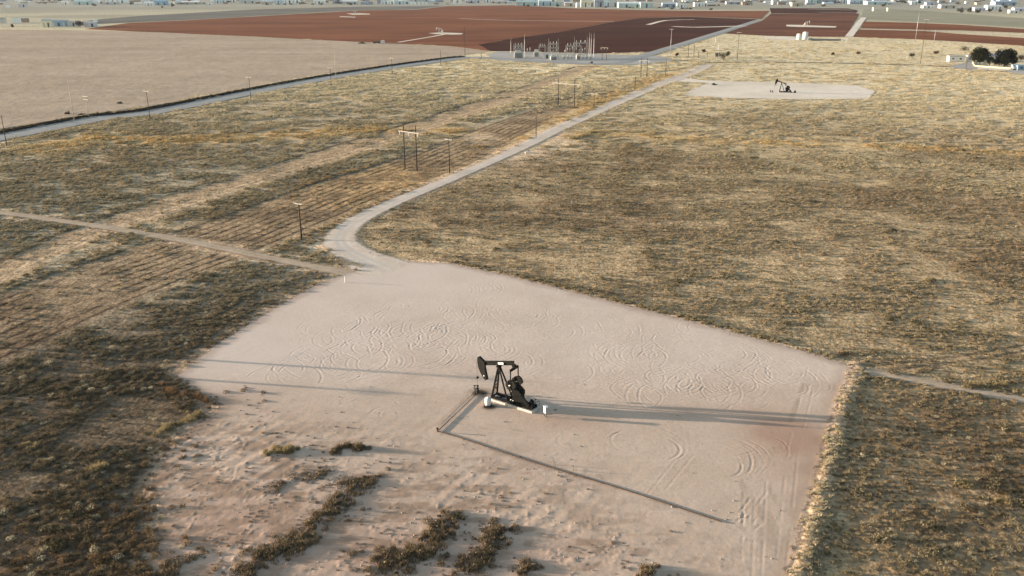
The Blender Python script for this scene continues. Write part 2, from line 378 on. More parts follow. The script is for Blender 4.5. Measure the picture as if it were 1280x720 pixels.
class MB:
    def __init__(s): s.v = []; s.f = []
    def add(s, vs, fs):
        o = len(s.v); s.v += [tuple(v) for v in vs]; s.f += [tuple(i + o for i in f) for f in fs]; return s
    def box(s, c, size, rot=None):
        hx, hy, hz = (a / 2 for a in size)
        vs = [Vector((x, y, z)) for x in (-hx, hx) for y in (-hy, hy) for z in (-hz, hz)]
        if rot is not None: vs = [rot @ v for v in vs]
        vs = [v + Vector(c) for v in vs]
        return s.add(vs, [(0, 1, 3, 2), (4, 6, 7, 5), (0, 4, 5, 1), (2, 3, 7, 6), (0, 2, 6, 4), (1, 5, 7, 3)])
    def bar(s, p, q, w, h=None, up=(0, 0, 1)):
        p, q = Vector(p), Vector(q); h = h or w
        d = (q - p).normalized(); u = Vector(up)
        if abs(d.dot(u)) > 0.98: u = Vector((1, 0, 0))
        a = d.cross(u).normalized(); b = a.cross(d)
        vs = [e + a * sx * w / 2 + b * sz * h / 2 for e in (p, q) for sx, sz in ((-1, -1), (1, -1), (1, 1), (-1, 1))]
        return s.add(vs, [(3, 2, 1, 0), (4, 5, 6, 7), (0, 1, 5, 4), (1, 2, 6, 5), (2, 3, 7, 6), (3, 0, 4, 7)])
    def ibeam(s, p, q, w, h, up=(0, 0, 1), t=0.05):
        p, q = Vector(p), Vector(q); d = (q - p).normalized(); u = Vector(up)
        a = d.cross(u).normalized(); b = a.cross(d)
        s.bar(p + b * (h / 2 - t / 2), q + b * (h / 2 - t / 2), w, t, up); s.bar(p - b * (h / 2 - t / 2), q - b * (h / 2 - t / 2), w, t, up)
        return s.bar(p, q, t, h - 2 * t, up)
    def tube(s, p, q, r0, r1=None, n=10, cap=True):
        r1 = r0 if r1 is None else r1
        p, q = Vector(p), Vector(q); d = (q - p).normalized(); u = Vector((0, 0, 1))
        if abs(d.z) > 0.98: u = Vector((1, 0, 0))
        a = d.cross(u).normalized(); b = a.cross(d)
        vs = []
        for e, r in ((p, r0), (q, r1)):
            for i in range(n):
                t = 2 * math.pi * i / n
                vs.append(e + a * math.cos(t) * r + b * math.sin(t) * r)
        fs = [(i, (i + 1) % n, n + (i + 1) % n, n + i) for i in range(n)]
        if cap: fs += [tuple(range(n - 1, -1, -1)), tuple(range(n, 2 * n))]
        return s.add(vs, fs)
    def sweep(s, path, r, n=8):
        m = len(path); vs = []
        for i, p in enumerate(path):
            d = (Vector(path[min(i + 1, m - 1)]) - Vector(path[max(i - 1, 0)])).normalized(); u = Vector((0, 0, 1)) if abs(d.z) < .95 else Vector((1, 0, 0))
            a = d.cross(u).normalized(); b = a.cross(d)
            vs += [Vector(p) + a * math.cos(2 * math.pi * k / n) * r + b * math.sin(2 * math.pi * k / n) * r for k in range(n)]
        return s.add(vs, [(i * n + k, i * n + (k + 1) % n, (i + 1) * n + (k + 1) % n, (i + 1) * n + k) for i in range(m - 1) for k in range(n)])
    def prism(s, pts, y0, y1):
        """outline in x-z extruded along y"""
        n = len(pts)
        vs = [(x, y0, z) for x, z in pts] + [(x, y1, z) for x, z in pts]
        return s.add(vs, [tuple(range(n)), tuple(range(2 * n - 1, n - 1, -1))] + [(i, n + i, n + (i + 1) % n, (i + 1) % n) for i in range(n)])
    def lathe(s, prof, n=16, c=(0, 0, 0)):
        vs = []; k = len(prof)
        for r, z in prof:
            for i in range(n):
                t = 2 * math.pi * i / n; vs.append((c[0] + r * math.cos(t), c[1] + r * math.sin(t), c[2] + z))
        fs = [(j * n + i, j * n + (i + 1) % n, (j + 1) * n + (i + 1) % n, (j + 1) * n + i) for j in range(k - 1) for i in range(n)]
        fs += [tuple(range(n - 1, -1, -1)), tuple(range((k - 1) * n, k * n))]
        return s.add(vs, fs)
    def build(s, name, mat, parent=None, smooth_=False, bevel=0.0):
        me = bpy.data.meshes.new(name); me.from_pydata(s.v, [], s.f); me.update()
        bm = bmesh.new(); bm.from_mesh(me); bmesh.ops.recalc_face_normals(bm, faces=bm.faces)
        if bevel: bmesh.ops.bevel(bm, geom=list(bm.edges), offset=bevel, segments=1, affect='EDGES', clamp_overlap=True)
        bm.to_mesh(me); bm.free()
        me.materials.append(mat)
        if smooth_:
            for p in me.polygons: p.use_smooth = True
        o = bpy.data.objects.new(name, me); COL.objects.link(o)
        if parent: o.parent = parent
        return o

def copy_tree(o, parent=None):
    c = o.copy(); COL.objects.link(c)
    if parent: c.parent = parent
    for ch in list(o.children): copy_tree(ch, c)
    return c

M = {}
M['black'] = simple('black_paint', (0.006, 0.0062, 0.0055), 0.6, 0.0, 0.3, 3.0, dirt=(0.022, 0.017, 0.012), dirt_amt=0.4, spec=0.08)
M['olive'] = simple('dark_olive_paint', (0.010, 0.0105, 0.009), 0.6, 0.0, 0.25, 3.0, dirt=(0.028, 0.022, 0.016), dirt_amt=0.3, spec=0.1)
M['white'] = simple('white_paint', (0.72, 0.70, 0.66), 0.5, 0.0, 0.08, 2.0, dirt=(0.40, 0.32, 0.24), dirt_amt=0.3)
M['plate'] = simple('white_plate', (0.68, 0.64, 0.60), 0.45, 0.0, 0.05, 2.0)
M['concrete'] = simple('weathered_concrete', (0.50, 0.46, 0.41), 0.9, 0.0, 0.2, 3.0, bump=0.01, dirt=(0.16, 0.12, 0.09), dirt_amt=0.6)
M['steel'] = simple('grey_galvanised_steel', (0.33, 0.335, 0.335), 0.45, 0.3, 0.12, 3.0)
M['rod'] = simple('worn_steel', (0.16, 0.13, 0.11), 0.4, 0.7, 0.2, 8.0)
M['rust'] = simple('rusty_pipe', (0.055, 0.038, 0.028), 0.8, 0.1, 0.35, 5.0)
M['dark'] = simple('dark_metal', (0.03, 0.03, 0.032), 0.5, 0.2, 0.2, 5.0)
M['wood'] = simple('dark_creosote_wood', (0.034, 0.024, 0.018), 0.9, 0.0, 0.35, 2.5)
M['palewood'] = simple('pale_weathered_wood', (0.40, 0.36, 0.30), 0.85, 0.0, 0.15, 2.5)
M['ceramic'] = simple('pale_insulator', (0.55, 0.53, 0.48), 0.3, 0.0, 0.1, 5.0)
M['tank'] = simple('cream_white_tank', (0.74, 0.70, 0.60), 0.5, 0.0, 0.08, 0.6, dirt=(0.42, 0.33, 0.24), dirt_amt=0.25)
M['subst'] = simple('pale_galvanised_lattice', (0.46, 0.45, 0.43), 0.5, 0.1, 0.1, 1.0)
M['blue'] = simple('blue_grey_sheet', (0.20, 0.30, 0.40), 0.5, 0.1, 0.1, 1.0)
M['glass'] = simple('dark_window', (0.03, 0.035, 0.04), 0.1, 0.0, 0.1, 1.0, spec=0.5)
M['tyre'] = simple('black_rubber', (0.02, 0.02, 0.02), 0.8)
M['bark'] = simple('grey_brown_bark', (0.11, 0.085, 0.06), 0.95, 0.0, 0.3, 3.0)
M['oil_dark'] = simple('oil_soaked_soil', (0.030, 0.022, 0.016), 0.85, 0.0, 0.4, 3.0, bump=0.02)
M['leaf'] = leaf_mat('dark_evergreen_leaf', (0.010, 0.012, 0.006), trans=0.03)
M['leaf2'] = leaf_mat('grey_green_leaf', (0.022, 0.023, 0.011), trans=0.03)
M['leaf3'] = leaf_mat('brown_green_leaf', (0.052, 0.041, 0.026), trans=0.05)
M['veg'] = leaf_mat('dry_plant', attr='tint', trans=0.22, var=0.30)
M['weed'] = leaf_mat('dark_weed_blade', (0.185, 0.138, 0.085), trans=0.2, var=0.85)
M['straw'] = leaf_mat('pale_straw_blade', (0.300, 0.235, 0.125), trans=0.25, var=0.45)
M['russet'] = leaf_mat('russet_brush', (0.210, 0.128, 0.070), trans=0.2, var=0.45)
M['tumble'] = leaf_mat('dark_tumbleweed', (0.055, 0.042, 0.030), trans=0.1, var=0.4)

# ------------------------------------------------------------------ GROUND
def berm(x, y):
    d, s, _ = dist_line(x, y, PAD_E)
    return 0.24 * np.exp(-((d * np.where(s > 0, -1, 1) - 0.9) / 0.9) ** 2) * (0.7 + 0.6 * vnoise(x, y, 5, 4))

xs = [0.0]
while xs[-1] < 6000:
    x = xs[-1]; xs.append(x + (0.6 if x < 115 else 0.6 + (x - 115) * 0.022))
xs = np.array(xs); xs = np.concatenate([-xs[:0:-1], xs])
ys = [-600, -300, -150, -60, 0, 20, 34, 44]
while ys[-1] < 8000:
    y = ys[-1]; ys.append(y + max(0.5, 0.0052 * y if y < 1500 else 0.012 * y))
ys = np.array(ys)
gx, gy = np.meshgrid(xs, ys)
gx = gx.ravel(); gy = gy.ravel()
Z = zone(gx, gy)
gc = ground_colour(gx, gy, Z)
gz = -0.03 - 0.10 * fbm(gx, gy, 6, 9, 3) * smooth(0, 4, -Z['pad']) * smooth(3, 6, Z['road']) - 0.02
gz = gz + berm(gx, gy)
ix = np.arange(len(gx)).reshape(len(ys), len(xs))
gf = np.stack([ix[:-1, :-1], ix[:-1, 1:], ix[1:, 1:], ix[1:, :-1]], -1).reshape(-1, 4)
M['ground'] = soil_mat('dry_plain', attr='col', bumps=((0.75, 0.20), (2.6, 0.28), (0.25, 0.04)), patch=14, speck=0.24, gaps=0.28)
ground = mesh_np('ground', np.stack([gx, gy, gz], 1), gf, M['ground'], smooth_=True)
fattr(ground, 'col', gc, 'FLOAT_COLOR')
tag(ground, 'dry olive tan plain of bunchgrass and bare soil reaching the horizon', 'ground', kind='structure')
del gx, gy, gz, gc, gf, Z, ix

# ------------------------------------------------------------------ PAD with ruts
STEP = 0.14
px0, py0 = PAD.min(0) - 2; px1, py1 = PAD.max(0) + 2
pxs = np.arange(px0, px1, STEP); pys = np.arange(py0, py1, STEP)
GX, GY = np.meshgrid(pxs, pys)
S = sdf(GX, GY, PAD)
hz = np.zeros_like(GX)
def add_profile(i0, i1, j0, j1, dist, depth, w=0.12, mask=None):
    depth = depth * 0.75
    p = -depth * np.exp(-(dist / w) ** 2) + 0.55 * depth * np.exp(-((dist - 0.26) / 0.11) ** 2)
    if mask is not None: p = p * mask
    hz[j0:j1, i0:i1] += p
def window(x0, x1, y0, y1):
    i0 = max(0, int((x0 - px0) / STEP)); i1 = min(len(pxs), int((x1 - px0) / STEP) + 2)
    j0 = max(0, int((y0 - py0) / STEP)); j1 = min(len(pys), int((y1 - py0) / STEP) + 2)
    return i0, i1, j0, j1
def arc(cx, cy, r, a0, span, depth):
    i0, i1, j0, j1 = window(cx - r - 1, cx + r + 1, cy - r - 1, cy + r + 1)
    if i1 <= i0 or j1 <= j0: return
    dx = GX[j0:j1, i0:i1] - cx; dy = GY[j0:j1, i0:i1] - cy
    ang = (np.arctan2(dy, dx) - a0) % (2 * math.pi)
    fade = smooth(0, 0.25, ang) * (1 - smooth(span - 0.25, span, ang))
    wob = 0.25 * (vnoise(GX[j0:j1, i0:i1] + r * 7, GY[j0:j1, i0:i1], 2.6, 63) - .5) * 2
    brk = .25 + .75 * smooth(.34, .60, fbm(GX[j0:j1, i0:i1] + r * 3, GY[j0:j1, i0:i1], 2.4, 64, 2))
    add_profile(i0, i1, j0, j1, np.abs(np.hypot(dx, dy) - r + wob), depth * 1.1, mask=fade * brk)
def line(p, q, depth, w=0.13):
    i0, i1, j0, j1 = window(min(p[0], q[0]) - 1, max(p[0], q[0]) + 1, min(p[1], q[1]) - 1, max(p[1], q[1]) + 1)
    if i1 <= i0 or j1 <= j0: return
    d, _, _ = dist_line(GX[j0:j1, i0:i1], GY[j0:j1, i0:i1], [p, q])
    xx, yy = GX[j0:j1, i0:i1], GY[j0:j1, i0:i1]
    add_profile(i0, i1, j0, j1, d, depth * .7, w, smooth(.36, .62, fbm(xx + p[0] * 3, yy, 3.0, 61, 3)))
rr = random.Random(5)
for (cx, cy, sp, n, r0, r1, dep) in ((400, 455, 7, 16, 2.0, 6.5, .020), (430, 425, 7, 16, 2.0, 6.0, .018), (500, 420, 11, 34, 1.5, 6, .018), (590, 400, 12, 34, 1.5, 6, .017),
                                     (700, 415, 12, 26, 1.5, 6, .012), (870, 465, 9, 34, 2, 7, .016), (800, 445, 11, 24, 2, 6, .013), (950, 475, 7, 18, 2, 6, .015),
                                     (470, 470, 6, 8, 2, 5, .016), (640, 380, 12, 12, 2, 6, .012), (880, 420, 6, 7, 1.5, 3, .013)):
    wx, wy = P(cx, cy)
    for k in range(n):
        x = wx + rr.gauss(0, sp * 0.5); y = wy + rr.gauss(0, sp * 0.7); r = rr.uniform(r0, r1)
        a0 = rr.uniform(0, 6.28); span = rr.uniform(1.0, 4.6)
        arc(x, y, r, a0, span, dep); 
        if rr.random() < 0.8: arc(x, y, r + 1.55, a0 + rr.uniform(-.15, .15), span, dep * rr.uniform(.6, 1))
for (cx, cy, r, a0, span, dep) in ((812, 560, 3.6, -1.2, 2.6, .022), (806, 556, 5.0, -.9, 2.0, .018), (775, 553, 1.6, 1.7, 3.4, .022), (786, 552, 2.4, 1.8, 2.6, .022), (795, 551, 3.0, 2.0, 2.0, .018),
                                   (880, 575, 4.4, -1.1, 2.2, .024), (886, 572, 5.2, -.9, 1.9, .022), (894, 570, 5.6, -.9, 1.9, .022), (905, 568, 5.4, -1.0, 2.0, .020), (715, 552, 1.8, 1.9, 2.6, .014),
                                   (950, 560, 3.6, -.8, 2.0, .020), (490, 518, 1.6, 1.2, 2.6, .016), (484, 518, 2.2, 1.0, 2.2, .014), (905, 548, 4.5, 4.2, 1.4, .018)):
    wx, wy = P(cx, cy); arc(wx, wy, r, a0, span, dep)
for (a, b, dep) in (((852, 565), (792, 640), .016), ((866, 570), (806, 645), .013), ((560, 524), (720, 548), .010), ((545, 528), (705, 556), .010),
                    ((925, 640), (955, 600), .030), ((935, 648), (962, 610), .022), ((917, 655), (950, 628), .035), ((946, 648), (930, 668), .030), ((952, 655), (936, 668), .030),
                    ((929, 640), (928, 675), .035), ((958, 600), (952, 720), .018), ((944, 600), (940, 720), .015), ((930, 600), (926, 720), .015), ((985, 560), (968, 720), .014), ((998, 560), (982, 720), .014),
                    ((760, 664), (920, 676), .016), ((740, 672), (900, 682), .016), ((290, 600), (300, 560), .02), ((296, 602), (306, 562), .02),
                    ((560, 338), (430, 382), .010), ((572, 342), (440, 388), .010), ((700, 365), (1010, 455), .010), ((690, 368), (1000, 460), .010), ((1010, 460), (985, 560), .014), ((1022, 464), (998, 562), .014)):
    line(P(*a), P(*b), dep)
# rough, hummocky south-west
def blob(cx, cy, rx, ry):
    wx, wy = P(cx, cy); return np.exp(-((GX - wx) / rx) ** 2 - ((GY - wy) / ry) ** 2)
rough = np.clip(blob(340, 640, 26, 16) + blob(480, 700, 24, 11) + 0.55 * blob(700, 700, 16, 6) + 0.35 * blob(640, 600, 10, 6) + 0.7 * blob(250, 560, 14, 9), 0, 1)
lump = np.maximum(fbm(GX, GY * 1.2, 1.5, 31, 4) - 0.60, 0) * 0.30 * smooth(.42, .6, fbm(GX, GY, 7, 33, 2)) + (fbm(GX * .6, GY * 1.3, 0.9, 32, 3) - .5) * 0.04 + np.maximum(vnoise(GX, GY, .45, 34) - .74, 0) * .18 * smooth(.4, .6, fbm(GX, GY, 3, 36, 2))
fine = (fbm(GX, GY, 0.7, 35, 2) - 0.5) * 0.03
hz += rough * (lump + fine + 0.05 * (fbm(GX, GY, 6, 37, 2) - 0.5)) + (fbm(GX, GY, 0.9, 38, 2) - 0.5) * 0.008 + (fbm(GX, GY, 14, 39, 2) - 0.5) * 0.05
fd = np.array(P(480, 592)) - np.array(P(300, 715)); fd /= np.linalg.norm(fd)
across = (GX - P(480, 700)[0]) * fd[1] - (GY - P(480, 700)[1]) * fd[0]
hz += rough * 0.012 * np.sin(across * 2 * math.pi / 1.9 + 2 * fbm(GX, GY, 5, 40, 2)) * smooth(0.4, 0.6, fbm(GX, GY, 9, 41, 2))
# trench scar along the flow line, spoil round the well
FLOW = [P(597, 492), P(547, 540), P(572, 547), P(640, 571), P(780, 613), P(880, 646), P(930, 661)]
FL = np.array(FLOW)
d_, s_, r_ = dist_line(GX, GY, FL)
hz += 0.025 * np.exp(-((d_ * s_ - 0.7) / 0.22) ** 2) * (1 - smooth(8, 14, r_)) 
flat = np.exp(-(d_ / 0.8) ** 2)
hz *= 1 - flat * smooth(9, 12, r_)
hz += berm(GX, GY)
W0 = np.array(P(597, 491)); a35 = R(-34.5); U = np.array((math.cos(a35), math.sin(a35)))
# colour attributes: red stain, grey dust, oil, tracks
redw = 0.22 * rough + 1.1 * blob(985, 540, 5, 5) + 0.5 * blob(1000, 580, 5, 8) + 0.5 * blob(700, 525, 6, 3) + 0.45 * blob(300, 650, 18, 9) + 0.5 * blob(560, 700, 12, 5) + 0.4 * blob(880, 515, 10, 2) + 0.35 * blob(300, 500, 12, 5)
redw = np.clip(redw * (0.5 + fbm(GX, GY, 3, 51)), 0, 1)
oil_dark = np.clip(1.3 * np.exp(-((GX - W0[0] - .3) ** 2 / 1.6 + (GY - W0[1]) ** 2 / 1.2)) * (0.35 + 1.1 * fbm(GX, GY, .8, 52)), 0, 1)
oil_dark = np.maximum(oil_dark, 0.42 * np.exp(-((d_ * s_ - 0.9) / 0.28) ** 2) * (1 - smooth(9.0, 11.5, r_)) * (0.5 + fbm(GX, GY, 1.2, 53) * .8))  # darker band running alongside the riser pipe
oil_dark = np.maximum(oil_dark, 0.22 * np.exp(-((d_ * s_) / 0.25) ** 2) * smooth(7, 9, r_) * smooth(.35, .55, fbm(GX, GY, 3, 54)))
wx, wy = P(612, 509); oil_dark = np.maximum(oil_dark, np.clip(1.4 * np.exp(-((GX - wx) / .9) ** 2 - ((GY - wy) / .7) ** 2), 0, 0.9))
trk = np.zeros_like(GX)
for (a, b, w) in (((929, 600), (927, 720), .5), ((941, 600), (940, 720), .35), ((952, 600), (948, 720), .5), ((962, 600), (960, 720), .3), ((968, 620), (966, 680), .4), ((760, 662), (920, 672), .5), ((800, 676), (920, 672), .4), ((968, 560), (962, 600), .5), ((948, 620), (958, 590), .25),
                  ((700, 549), (560, 520), .2), ((712, 556), (560, 527), .2), ((1005, 480), (975, 560), .4)):
    dd, _, _ = dist_line(GX, GY, [P(*a), P(*b)]); trk = np.maximum(trk, (1 - smooth(w * .3, w * 1.3, dd)) * smooth(.40, .66, fbm(GX, GY * .4, 1.6, 55)) * .4)
lowt = smooth(122, 104, GY + 6 * (fbm(GX, GY, 12, 62) - .5)) * .5
grey = np.clip(0.5 * smooth(112, 140, GY) + 0.8 * blob(330, 440, 18, 16) + 0.7 * blob(520, 345, 16, 14) + 0.4 * blob(850, 450, 24, 10), 0, 1) * (0.6 + 0.5 * fbm(GX, GY, 6, 57))
brown = np.clip(rough * smooth(.46, .64, fbm(GX * .45, GY, 1.3, 58, 5)) * .7 + rough * .04 + (1 - smooth(0.3, 2.5, S + fbm(GX, GY, 3, 59) * 2 - 1)) * 0.4, 0, 1)
keep = S > -1.6
kq = keep[:-1, :-1] | keep[1:, :-1] | keep[:-1, 1:] | keep[1:, 1:]
ii = np.arange(GX.size).reshape(GX.shape)
q = np.stack([ii[:-1, :-1], ii[:-1, 1:], ii[1:, 1:], ii[1:, :-1]], -1)[kq]
used = np.zeros(GX.size, bool); used[q.ravel()] = True
remap = np.cumsum(used) - 1
M['pad'] = soil_mat('caliche_pad', (0.625, 0.485, 0.385), (0.550, 0.418, 0.325), edge='edge', edge_noise=(1.6, 0.5), bumps=((0.5, 0.016), (0.14, 0.012)), patch=9, speck=0.09,
                    extra=(('grey', (0.645, 0.525, 0.440)), ('tan', (0.520, 0.385, 0.280)), ('red', (0.42, 0.265, 0.190)), ('brown', (0.29, 0.195, 0.135)), ('track', (0.30, 0.22, 0.15)), ('oil_dark', (0.05, 0.036, 0.026))))
pad = mesh_np('bare_ground', np.stack([GX.ravel()[used], GY.ravel()[used], 0.03 + hz.ravel()[used]], 1), remap[q], M['pad'], smooth_=True)
for n, a in (('edge', S), ('grey', grey), ('tan', lowt), ('red', redw * .9), ('brown', brown), ('track', trk), ('oil_dark', oil_dark)): fattr(pad, n, a.ravel()[used])
tag(pad, 'pale caliche well pad scribbled with circular tyre marks', 'ground', kind='structure')
_hpad = hz
def pad_z(x, y):
    i = int(np.clip((x - px0) / STEP, 0, len(pxs) - 1)); j = int(np.clip((y - py0) / STEP, 0, len(pys) - 1))
    return 0.03 + float(_hpad[j, i])

# ------------------------------------------------------------------ ROADS, TRACKS, FIELDS
def strip(name, ptsw, z, mat, margin=1.2, ncross=13, crown=0.0, ruts=0.0, step=1.2, label=None, cat=None, fade=True):
    pts = catmull(ptsw, step)
    tg = np.gradient(pts[:, :2], axis=0); tg /= np.linalg.norm(tg, axis=1)[:, None] + 1e-9
    nr = np.stack([-tg[:, 1], tg[:, 0]], 1)
    co, ed, ac = [], [], []
    for k in range(ncross):
        t = k / (ncross - 1) * 2 - 1
        half = pts[:, 2] / 2 + margin
        off = t * half
        zz = z + crown * (1 - t * t) - ruts * np.exp(-((np.abs(off) - 0.85) / 0.3) ** 2) + 0 * off
        co.append(np.stack([pts[:, 0] + nr[:, 0] * off, pts[:, 1] + nr[:, 1] * off, zz], 1))
        ed.append(pts[:, 2] / 2 - np.abs(off)); ac.append(np.exp(-((np.abs(off) - 0.85) / 0.35) ** 2))
    co = np.stack(co, 1); n = len(pts)
    rn = np.concatenate([[0], np.cumsum(np.linalg.norm(np.diff(pts[:, :2], axis=0), axis=1))])
    if fade and margin: co[:, :, 2] -= ((1 - smooth(3, 16, np.minimum(rn, rn[-1] - rn))) * (z + crown + .01))[:, None]
    ii = np.arange(n * ncross).reshape(n, ncross)
    q = np.stack([ii[:-1, :-1], ii[:-1, 1:], ii[1:, 1:], ii[1:, :-1]], -1).reshape(-1, 4)[:, ::-1]
    o = mesh_np(name, co.reshape(-1, 3), q, mat, smooth_=True)
    run = np.concatenate([[0], np.cumsum(np.linalg.norm(np.diff(pts[:, :2], axis=0), axis=1))])
    end = np.minimum(run, run[-1] - run) - 4.0 + 1.5 * np.sin(run * 1.7)
    ed = [np.minimum(e_, end * .35) for e_ in ed] if fade else ed
    fattr(o, 'edge', np.stack(ed, 1).ravel()); fattr(o, 'wheel', np.stack(ac, 1).ravel())
    return tag(o, label, cat, kind='structure')
def rw(l): return np.array([list(P(a, b)) + [w] for a, b, w in l])

M['gravel'] = soil_mat('pale_gravel', (0.67, 0.55, 0.445), (0.60, 0.48, 0.38), edge='edge', edge_noise=(1.0, 0.7), bumps=((0.3, 0.012), (0.1, 0.005)), patch=8, speck=0.10, extra=(('wheel', (0.52, 0.465, 0.41)),))
strip('gravel_road', rw(ROAD), 0.045, M['gravel'], 1.6, 15, 0.05, 0.03, label='pale gravel road curving from the pad away to the substation', cat='road')
M['track'] = soil_mat('sandy_track', (0.46, 0.355, 0.255), (0.40, 0.300, 0.210), edge='edge', edge_noise=(1.2, 0.7), bumps=((0.4, 0.02),), patch=6, speck=0.15, extra=(('wheel', (0.44, 0.345, 0.255)),))
strip('dirt_road', rw(TRACK_W), 0.04, M['track'], 1.0, 13, 0.0, 0.04, label='narrow sandy two rut track coming from the left edge to the pad', cat='track')
strip('dirt_road', rw(TRACK_E), 0.04, M['track'], 1.0, 13, 0.0, 0.04, label='faint sandy track leaving the right corner of the pad', cat='track')
M['asphalt'] = simple('grey_asphalt', (0.270, 0.262, 0.252), 0.85, 0.0, 0.12, 0.15)
strip('paved_road', rw(PAVED), 0.10, M['asphalt'], 0.0, 5, 0.08, 0.0, 12, label='grey paved county road running past the tan field', cat='road')
M['line'] = simple('faded_yellow_line', (0.45, 0.36, 0.12), 0.8)
_pl = rw(PAVED); _pl[:, 2] = 0.22
strip('road_marking', _pl, 0.19, M['line'], 0.0, 2, 0.0, 0.0, 12, label='faded yellow centre line of the paved road', cat='marking')
ROADR = [(842, 74, 7), (880, 78, 7), (960, 77.5, 7), (1100, 80, 7), (1180, 83, 7), (1280, 92, 7), (1420, 105, 7)]
M['oldroad'] = soil_mat('dark_dirt_road', (0.150, 0.128, 0.098), (0.190, 0.160, 0.118), edge='edge', edge_noise=(1.0, .6), bumps=((1.0, 0.03),), patch=20, speck=0.2)
_l = rw(ROADR); _l[:, 2] = 5.0
strip('dirt_road', _l, 0.07, M['oldroad'], 1.0, 7, 0, 0, 10, label='dark lane running right from the substation to the farmhouse', cat='road')

FIELDS = []
def field(name, poly, z, mat, label, jit=1.0, step=25):
    out = []
    n = len(poly)
    for i in range(n):
        a, b = np.array(poly[i]), np.array(poly[(i + 1) % n])
        k = max(1, min(60, int(np.linalg.norm(b - a) / step)))
        for t in range(k):
            p = a + (b - a) * t / k
            j = jit * (vnoise(p[0], p[1], step * 1.5, 71) - 0.5) * 2
            out.append((p[0] + j, p[1] + j * 2))
    bm = bmesh.new()
    f = bm.faces.new([bm.verts.new((x, y, z)) for x, y in out])
    bm.normal_update()
    if f.normal.z < 0: f.normal_flip()
    bmesh.ops.triangulate(bm, faces=[f])
    me = bpy.data.meshes.new(name); bm.to_mesh(me); bm.free(); me.materials.append(mat)
    o = bpy.data.objects.new(name, me); COL.objects.link(o); FIELDS.append([tuple(p) for p in poly])
    return tag(o, label, 'field', kind='structure')
M['tan'] = soil_mat('bare_tan_field', (0.455, 0.350, 0.255), (0.418, 0.318, 0.228), bumps=((2.2, 0.10), (10, 0.4)), patch=60, speck=0.13, rows=(7.0, .035, -4))
M['brownf'] = soil_mat('red_brown_ploughed_soil', (0.240, 0.098, 0.056), (0.190, 0.080, 0.048), bumps=((2.5, 0.2),), patch=140, speck=0.12, rows=(8.0, .08, -4))
M['darkf'] = soil_mat('dark_maroon_ploughed_soil', (0.086, 0.037, 0.028), (0.068, 0.031, 0.025), bumps=((2.5, 0.2),), patch=120, speck=0.15, rows=(8.0, .08, -4))
M['midf'] = soil_mat('brown_ploughed_soil', (0.185, 0.080, 0.051), (0.130, 0.062, 0.044), bumps=((2.5, 0.2),), patch=120, speck=0.15, rows=(10.0, .10, -2))
M['greyf'] = soil_mat('grey_stubble', (0.200, 0.185, 0.155), (0.165, 0.150, 0.130), bumps=((2.5, 0.2),), patch=100, speck=0.15)
M['palef'] = soil_mat('pale_bare_earth', (0.76, 0.65, 0.53), (0.68, 0.575, 0.455), bumps=((2.0, 0.06),), patch=40, speck=0.10)
M['yard'] = soil_mat('grey_white_yard_gravel', (0.430, 0.400, 0.360), (0.36, 0.330, 0.290), bumps=((1.0, 0.03),), patch=30, speck=0.10)
field('bare_field', TAN, 0.04, M['tan'], 'bare pale tan field at upper left beyond the paved road')
field('ploughed_field', pts_world([(105, 36.5), (160, 28.8), (240, 25), (320, 20.5), (400, 15.8), (450, 13.2), (520, 12.3), (560, 7.6), (640, 6.6), (720, 10.6), (800, 12.6), (870, 13.6), (962, 13.6), (952, 23.6), (860, 20.6),
       (800, 22.5), (760, 28.3), (700, 40), (640, 48.3), (600, 55.5), (612, 63.8), (560, 57.3), (470, 53.3), (320, 45.8), (160, 38.8)]), 0.08, M['brownf'], 'broad red brown ploughed field behind the tan field')
field('ploughed_field', pts_world([(598, 56), (640, 48.6), (700, 40.3), (760, 28.6), (800, 22.8), (860, 21), (947, 24.2), (888, 42.5), (838, 58), (812, 65), (740, 67), (640, 64), (613, 63.8)]), 0.12, M['darkf'], 'dark maroon ploughed field behind the substation')
field('ploughed_field', pts_world([(953, 25.5), (964, 17), (1063, 17), (1074, 17), (1066, 31), (1057, 46), (1010, 45.8), (960, 44.8), (905, 42)]), 0.08, M['midf'], 'brown ploughed field right of the straight field road')
field('ploughed_field', pts_world([(962, 10.2), (1060, 10.5), (1072, 13), (1070, 17), (964, 16.6)]), 0.10, M['darkf'], 'thin dark ploughed strip below the far town')
field('ploughed_field', pts_world([(1080, 26.8), (1140, 28.5), (1200, 31), (1280, 36.2), (1400, 45), (1400, 51), (1280, 41.2), (1200, 38), (1160, 37.4), (1076, 35.5)]), 0.08, M['brownf'], 'upper reddish ploughed strip at the far right')
field('ploughed_field', pts_world([(1074, 37), (1150, 38.5), (1200, 42.6), (1280, 47.6), (1400, 57), (1400, 70), (1280, 57.3), (1200, 52), (1150, 49.2), (1064, 46)]), 0.08, M['brownf'], 'lower reddish ploughed strip above the farmhouse')
field('stubble_field', pts_world([(60, 33), (120, 24.5), (180, 19.5), (320, 11.6), (450, 8.4), (558, 7.0), (520, 11.8), (450, 12.8), (400, 15.2), (320, 19.9), (240, 24.4), (160, 28.2)]), 0.06, M['greyf'], 'grey stubble field wedge beyond the red brown field')
field('bare_ground', FARPAD, 0.05, M['palef'], 'pale caliche pad round the second pumpjack', 0.6, 8)
field('gravel_ground', YARD, 0.06, M['yard'], 'pale grey gravel yard of the substation', 0.6, 12)
field('bare_ground', pts_world([(535, 41.6), (552, 40.6), (580, 41.5), (578, 43), (566, 43.4), (545, 42.9)]), 0.14, M['palef'], 'small pale pad under the white pumpjack')
